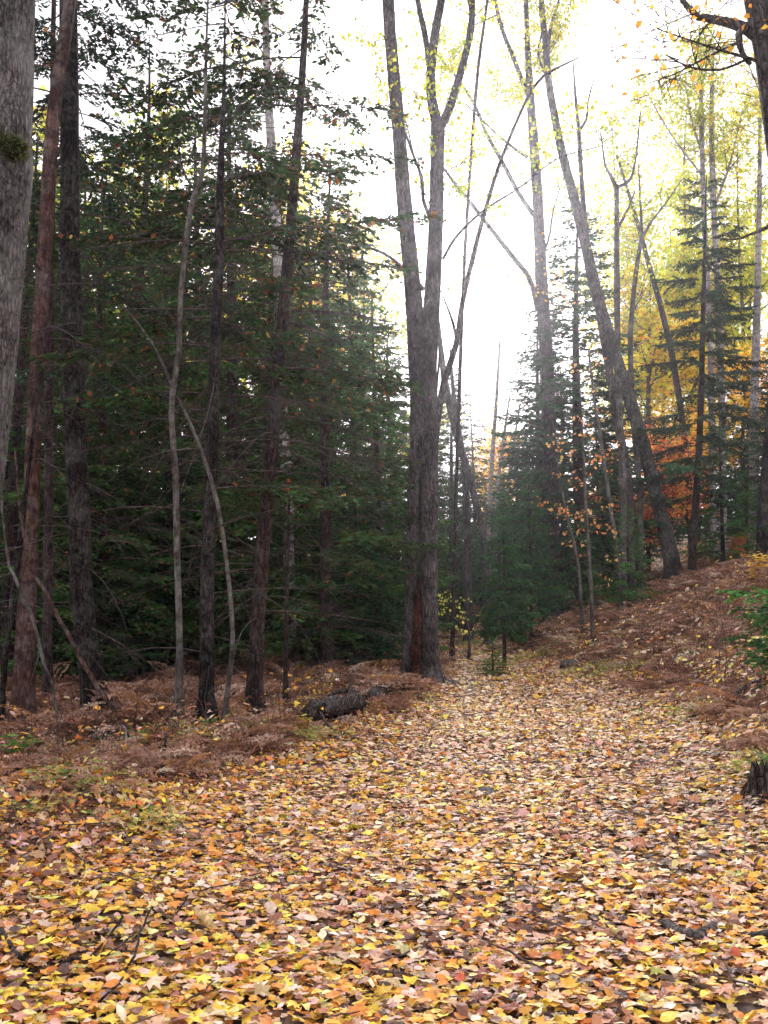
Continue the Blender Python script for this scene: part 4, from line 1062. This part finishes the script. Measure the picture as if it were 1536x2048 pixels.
stick('stick', 'dark brown stick among leaves left of the path beyond the seedlings', 'stick', [[(372, 1524, 9), (395, 1526, 10), (424, 1530, 8)]], B_LOG, 305, sides=8)
stick('stick', 'small upright broken twig curving out of the bracken edge', 'stick', [[(322, 1556, 7), (326, 1540, 7, .05), (332, 1510, 5, .18)]], B_DARK, 306, sides=7)
stick('stick', 'long thin arched twig on the leaves left of the path', 'stick', [[(300, 1570, 4), (340, 1556, 5, .04), (380, 1548, 4, .03), (415, 1552, 3)]], B_DARK, 307, sides=5)
stick('fallen_branch', 'forked dark branch lying on the leaves in the bottom left corner', 'branch',
      [[(0, 1884, 9, .03), (26, 1922, 9, .02), (60, 1950, 8), (78, 1976, 7), (118, 1994, 7), (145, 2014, 6), (188, 2022, 5), (238, 1988, 5, .02), (262, 1948, 5, .03), (284, 1892, 5, .04), (302, 1846, 4, .04), (340, 1848, 3), (388, 1796, 3, .03)],
       [(92, 1962, 6), (130, 1946, 6, .02), (170, 1938, 6, .02), (206, 1914, 5, .03), (232, 1880, 5, .03), (256, 1850, 4, .03), (300, 1846, 3)]], B_DARK, 308, sides=8)
stick('wood_chip', 'curled yellowish strip of bark on the leaves near the forked branch', 'bark strip', [[(392, 1846, 10, .04), (410, 1866, 18, .03), (432, 1880, 16, .01), (462, 1884, 7)]],
      bark('pale_bark_strip', (.22, .15, .06), (.42, .3, .13), (.55, .42, .22), ridge=.6), 309, sides=8)
stick('stick', 'short thick grey-brown piece of wood in the leaves at lower right', 'stick', [[(1322, 1858, 14), (1342, 1872, 20), (1366, 1884, 22), (1396, 1888, 24), (1430, 1876, 20)]], B_LOG, 310, sides=12)
stick('stick', 'dark half-buried wood running off the right edge beside the short thick piece', 'stick', [[(1470, 1886, 12), (1500, 1892, 18), (1560, 1886, 20)]], B_DARK, 311, sides=10)
stick('stick', 'dark stick poking in at the right edge below the stump', 'stick', [[(1506, 1622, 10), (1530, 1612, 12), (1570, 1600, 12)]], B_LOG, 312, sides=8)
stick('fallen_branch', 'long bent grey branch on the right bank under the fir bough', 'branch', [[(1444, 1432, 5), (1462, 1418, 6, .03), (1476, 1402, 7, .08), (1510, 1392, 8, .12), (1570, 1372, 9, .1)]], B_LOG, 313, sides=8)
stick('stick', 'thin pale twig higher on the right bank in the bracken', 'stick', [[(1385, 1370, 4), (1402, 1345, 4, .05), (1432, 1328, 4, .06), (1452, 1334, 3)]], B_SAP, 314, sides=5)
stick('fallen_branch', 'thin dead pole leaning from the slope toward the dark leaning trunk', 'branch', [[(1262, 1182, 4, .05), (1300, 1172, 5, .12), (1340, 1160, 4, .2)]], B_DARK, 315, sides=6)
# leaning dead stems at the left edge
def lean(label, pts, Y, barkm, seed):
    rng = np.random.default_rng(seed); P = []; R = []
    for px, py, w in pts: P.append(at(px, py, Y)); R.append(w / 2 / FPX * Y)
    P, R = resample(P, R, .1); P += rng.normal(size=P.shape) * .006
    base = P[0].copy(); base[2] = terrain(base[0], base[1]); P[0] = base - [0, 0, .03]
    g = Geo(); V, F = tubes(P, R, 7, .08, rng); g.add(V, F, 0); bare_twigs(g, P[3:], rng, 9, L=(.3, 1.0), t0=.1, r=.0035, sub=3)
    o = link('dead_sapling', g.mesh('dead_sapling', [barkm], origin=base), loc=base); tag(o, label, 'sapling')
lean('brown dead stem bent from the dark trunk foot up toward the left', [(280, 1486, 8), (220, 1410, 9), (170, 1330, 9), (120, 1240, 9), (85, 1175, 8), (62, 1140, 7), (42, 1040, 6), (30, 900, 4)], 11.2, B_RED, 321)
lean('pale curved dead stem in front of the reddish-brown trunk', [(118, 1430, 5), (98, 1350, 6), (84, 1320, 7), (72, 1260, 7), (48, 1200, 7), (28, 1150, 6), (14, 1110, 5), (4, 1000, 4)], 10.9, B_SAP, 322)
lean('dark thin stem slanting up beside the left edge, behind the pale mossy trunk', [(2, 1440, 12), (8, 1340, 12), (22, 1220, 11), (40, 1080, 10), (62, 900, 9), (78, 760, 8), (84, 640, 5)], 11.6, B_DARK, 323)

def rock(name, label, cat, px, py, w, h, m, seed):
    rng = np.random.default_rng(seed); c = hit(px, py); k = c[1] / FPX
    nu, nv = 22, 12; u = np.arange(nu) / nu * 6.283; v = np.linspace(0, math.pi, nv)
    U, Vv = np.meshgrid(u, v); ph = rng.random(6) * 6
    d = 1 + .13 * np.sin(3 * U + ph[0]) * np.sin(2 * Vv + ph[1]) + .10 * np.sin(5 * U + ph[2]) * np.sin(4 * Vv + ph[3]) + .05 * rng.normal(size=U.shape) * np.sin(Vv)
    d[:, :] = d; d[0] = d[0, 0]; d[-1] = d[-1, 0]
    X = np.stack([d * np.sin(Vv) * np.cos(U) * w / 2 * k, d * np.sin(Vv) * np.sin(U) * w / 2 * k * .9, d * np.cos(Vv) * h * .55 * k + h * .3 * k], -1).reshape(-1, 3)
    i = np.arange(nv - 1)[:, None] * nu; j = np.arange(nu)[None]; j2 = (j + 1) % nu
    F = np.stack([i + j, i + nu + j, i + nu + j2, i + j2], -1).reshape(-1, 4)
    g = Geo(); g.add(X, F, 0); o = link(name, g.mesh(name, [m]), loc=c); tag(o, label, cat); return o
M_ROCK = bark('grey_stone', (.08, .075, .075), (.18, .17, .175), (.32, .31, .32), lichen=.3, scale=2, ridge=.8)
rock('stone', 'small grey stone showing through the leaves in the middle of the path', 'stone', 972, 1592, 34, 20, M_ROCK, 401)
rock('stone', 'small bluish stone among the bracken right of the very dark trunk', 'stone', 318, 1452, 14, 10, M_ROCK, 402)
def stump():
    rng = np.random.default_rng(403); c = hit(1516, 1598); g = Geo()
    zz = np.array([-.1, 0, .05, .10, .15, .2, .24]); R = np.array([.15, .125, .10, .085, .075, .07, .06]) * .85
    P = np.stack([zz * .12, zz * 0, zz], 1); n = 20
    V, F = tubes(P, R, n, .12, rng); V = V.reshape(len(zz), n, 3); V[-1, :, 2] += rng.normal(size=n) * .035; V[-2, :, 2] += rng.normal(size=n) * .012
    g.add(V.reshape(-1, 3), F, 0)
    top = V[-1]; cen = top.mean(0) - [0, 0, .09]
    g.add(np.vstack([top, top * .45 + cen * .55, [cen]]), [(i, (i + 1) % n, n + (i + 1) % n, n + i) for i in range(n)], 0)
    g.add(np.vstack([top * .45 + cen * .55, [cen]]), [(i, (i + 1) % n, n) for i in range(n)], 0)
    o = link('tree_stump', g.mesh('tree_stump', [B_LOG]), loc=c); tag(o, 'dark rotten stump at the right edge with leaves heaped round it', 'stump')
stump()
rock('stone', 'round grey stone on top of the bank behind the rotten stump', 'stone', 1532, 1530, 34, 26, M_ROCK, 404)
rock('stone', 'mossy stone half buried at the foot of the bank beside the path', 'stone', 1140, 1338, 44, 22, bark('mossy_stone', (.06, .06, .05), (.14, .14, .12), (.26, .25, .23), moss=1.0, scale=2), 405)

def herb(label, px, py, n, H, ls, pal, seed, name='leafy_plant', cat='plant'):
    rng = np.random.default_rng(seed); c = hit(px, py)
    root = bpy.data.objects.new(name, None); COL.objects.link(root); root.location = c; tag(root, label, cat)
    gs = Geo(); gl = Geo()
    for i in range(n):
        a = rng.random() * 6.28; r = rng.uniform(.05, .28); h = H * rng.uniform(.6, 1.1); t = np.linspace(0, 1, 5)[:, None]
        P = np.array([math.cos(a), math.sin(a), 0]) * r * (t ** 1.5) + np.array([0, 0, h]) * t
        V, F = tubes(P, np.linspace(.003, .0012, 5), 4); gs.add(V, F, 0)
        m = 9; s = rng.uniform(.35, 1, m); Q = np.array([np.interp(s, t[:, 0], P[:, q]) for q in range(3)]).T
        D = rng.normal(size=(m, 3)); D[:, 2] = -.1; D = nz(D); Nn = nz(np.array([0, 0, 1.]) + rng.normal(size=(m, 3)) * .3); Nn = nz(Nn - D * (Nn * D).sum(1, keepdims=True))
        l = ls * rng.uniform(.6, 1.2, m); V, F = diamonds(Q, D, Nn, l, l * .5, .1)
        C = np.array(pal)[rng.integers(0, len(pal), m)] * rng.uniform(.8, 1.15, (m, 1)); gl.add(V, F, 0, np.repeat(C, 4, 0))
    link('stem', gs.mesh('herb_stem', [B_SAP]), root); link('foliage', gl.mesh('herb_foliage', [M_LEAF], smooth=()), root)
herb('fresh green broad-leaved plant at the left edge in front of the reddish trunk', 52, 1530, 15, .30, .11, ((.10, .25, .06), (.16, .33, .08), (.3, .42, .12)), 501)
herb('yellow-leaved seedling beside the end of the decaying log', 598, 1472, 6, .22, .10, ((.62, .48, .08), (.5, .42, .1)), 502)
herb('yellow maple seedlings high on the slope near the right edge', 1515, 1180, 12, .8, .16, ((.66, .46, .08), (.6, .44, .1)), 503)
herb('pale green plant beside the grey stone at the right edge', 1530, 1566, 6, .22, .07, ((.2, .4, .12), (.3, .45, .15)), 504)

# loose fine twigs in the litter
def twig_litter():
    rng = np.random.default_rng(93); n = 420
    y = rng.uniform(3, 24, n); x = rng.uniform(-.42, .42, n) * y; a = rng.random(n) * 6.28; L = rng.uniform(.08, .45, n)
    t = np.linspace(-.5, .5, 5)
    P = np.zeros((n, 5, 3)); P[..., 0] = x[:, None] + np.cos(a)[:, None] * L[:, None] * t + rng.normal(size=(n, 5)) * .008
    P[..., 1] = y[:, None] + np.sin(a)[:, None] * L[:, None] * t + rng.normal(size=(n, 5)) * .008
    P[..., 2] = terrain(P[..., 0], P[..., 1]) + .045 + rng.random((n, 1)) * .02
    g = Geo(); V, F = tubes(P, rng.uniform(.0015, .005, (n, 1)) * np.array([.6, 1, 1, .9, .5])[None], 5); g.add(V, F, 0)
    o = link('twig_litter', g.mesh('twig_litter', [B_TWIG])); tag(o, 'fine dead twigs strewn over the fallen leaves', 'twigs', kind='stuff')
twig_litter()
def brush():
    rng = np.random.default_rng(94); X = []; Y_ = []
    y = rng.uniform(9.5, 32, 2600); px = rng.uniform(-60, 860, 2600); x = (px - 768) / FPX * y; ok = x < np.interp(y, PATH_Y, PATH_L) - .5
    X.append(x[ok][:760]); Y_.append(y[ok][:760])
    y = rng.uniform(8, 32, 2600); px = rng.uniform(940, 1600, 2600); x = (px - 768) / FPX * y; ok = x > np.interp(y, PATH_Y, PATH_R) + .6
    X.append(x[ok][:420]); Y_.append(y[ok][:420])
    x = np.concatenate(X); y = np.concatenate(Y_); n = len(x); z = terrain(x, y); H = rng.uniform(.25, .95, n) * np.where(rng.random(n) < .1, 1.7, 1)
    t = np.linspace(0, 1, 6); ln = rng.normal(size=(n, 2)) * .3
    P = np.zeros((n, 6, 3)); P[..., 0] = x[:, None] + (ln[:, :1] * H[:, None]) * t ** 1.4; P[..., 1] = y[:, None] + (ln[:, 1:] * H[:, None]) * t ** 1.4; P[..., 2] = z[:, None] - .02 + H[:, None] * t
    P[:, 1:-1, :2] += rng.normal(size=(n, 4, 2)) * .012
    g = Geo(); V, F = tubes(P, rng.uniform(.002, .0048, (n, 1)) * (1.1 - .8 * t)[None], 4); g.add(V, F, 0)
    m = n * 6; bi = np.repeat(np.arange(n), 6); k = rng.integers(1, 5, m); D = nz(rng.normal(size=(m, 3)) * [1, 1, .3] + [0, 0, .6]); l = H[bi] * rng.uniform(.12, .45, m)
    Q = P[bi, k][:, None] + D[:, None] * (l[:, None, None] * np.array([0, .5, 1.])[None, :, None]); V, F = tubes(Q, np.full((m, 1), .0018) * np.array([1.2, .8, .4])[None], 3); g.add(V, F, 0)
    o = link('brushwood', g.mesh('brushwood', [B_TWIG])); tag(o, 'bare twiggy brush and dead stalks standing in the bracken', 'brush', kind='stuff')
brush()

# ------------------------------------------------------------------ light, sky, haze
SUN_EL, SUN_AZ = RAD(24), RAD(5)      # azimuth measured from +Y toward +X
w = bpy.data.worlds.new('World'); scene.world = w; w.use_nodes = True
nt = w.node_tree; nt.nodes.clear()
sky = nt.nodes.new('ShaderNodeTexSky'); sky.sky_type = 'NISHITA'; sky.sun_disc = False
sky.sun_elevation = SUN_EL; sky.sun_rotation = SUN_AZ; sky.air_density = 1.0; sky.dust_density = 4.0; sky.ozone_density = 1.0
hs = nt.nodes.new('ShaderNodeHueSaturation'); hs.inputs['Saturation'].default_value = .22
bgn = nt.nodes.new('ShaderNodeBackground'); bgn.inputs['Strength'].default_value = .12
wo = nt.nodes.new('ShaderNodeOutputWorld')
cl = nt.nodes.new('ShaderNodeMix'); cl.data_type = 'RGBA'; cl.inputs[0].default_value = .85
cl.inputs[7].default_value = (7.6, 7.15, 8.0, 1)     # even thin cloud over the blue
nt.links.new(sky.outputs[0], hs.inputs['Color']); nt.links.new(hs.outputs[0], cl.inputs[6]); nt.links.new(cl.outputs[2], bgn.inputs['Color']); nt.links.new(bgn.outputs[0], wo.inputs[0])
sd = bpy.data.lights.new('sun', 'SUN'); sd.energy = 2.5; sd.angle = RAD(12); sd.color = (1, .965, .94)
so = bpy.data.objects.new('sun', sd); COL.objects.link(so)
dirv = Vector((math.sin(SUN_AZ) * math.cos(SUN_EL), math.cos(SUN_AZ) * math.cos(SUN_EL), math.sin(SUN_EL)))
so.rotation_euler = dirv.to_track_quat('Z', 'Y').to_euler(); so.location = dirv * 60

HAZE = float(os.environ.get('HAZE', '0.0008'))
if HAZE > 0:
    g = Geo(); x0, x1, y0, y1, z0, z1 = -60, 70, -8, 75, -3, 42
    V = [(x, y, z) for x in (x0, x1) for y in (y0, y1) for z in (z0, z1)]
    g.add(V, [(0, 1, 3, 2), (4, 6, 7, 5), (0, 4, 5, 1), (2, 3, 7, 6), (0, 2, 6, 4), (1, 5, 7, 3)], 0)
    m, nt2, out = newmat('pale_air')
    pv = N(nt2, 'ShaderNodeVolumePrincipled'); pv.inputs['Density'].default_value = HAZE; pv.inputs['Color'].default_value = (.93, .92, 1, 1); pv.inputs['Anisotropy'].default_value = .88
    nt2.links.new(pv.outputs[0], out.inputs['Volume'])
    o = link('haze', g.mesh('haze', [m], smooth=())); o['kind'] = 'stuff'; o['label'] = 'pale bright haze in the air between the trees'; o['category'] = 'haze'

scene.view_settings.view_transform = 'Standard'; scene.view_settings.look = 'None'
scene.view_settings.exposure = 1.05; scene.view_settings.gamma = 1.0; scene.view_settings.use_curve_mapping = False
scene.cycles.max_bounces = 6; scene.cycles.diffuse_bounces = 3; scene.cycles.transmission_bounces = 4; scene.cycles.volume_bounces = 0
scene.cycles.transparent_max_bounces = 8
scene.cycles.use_denoising = True
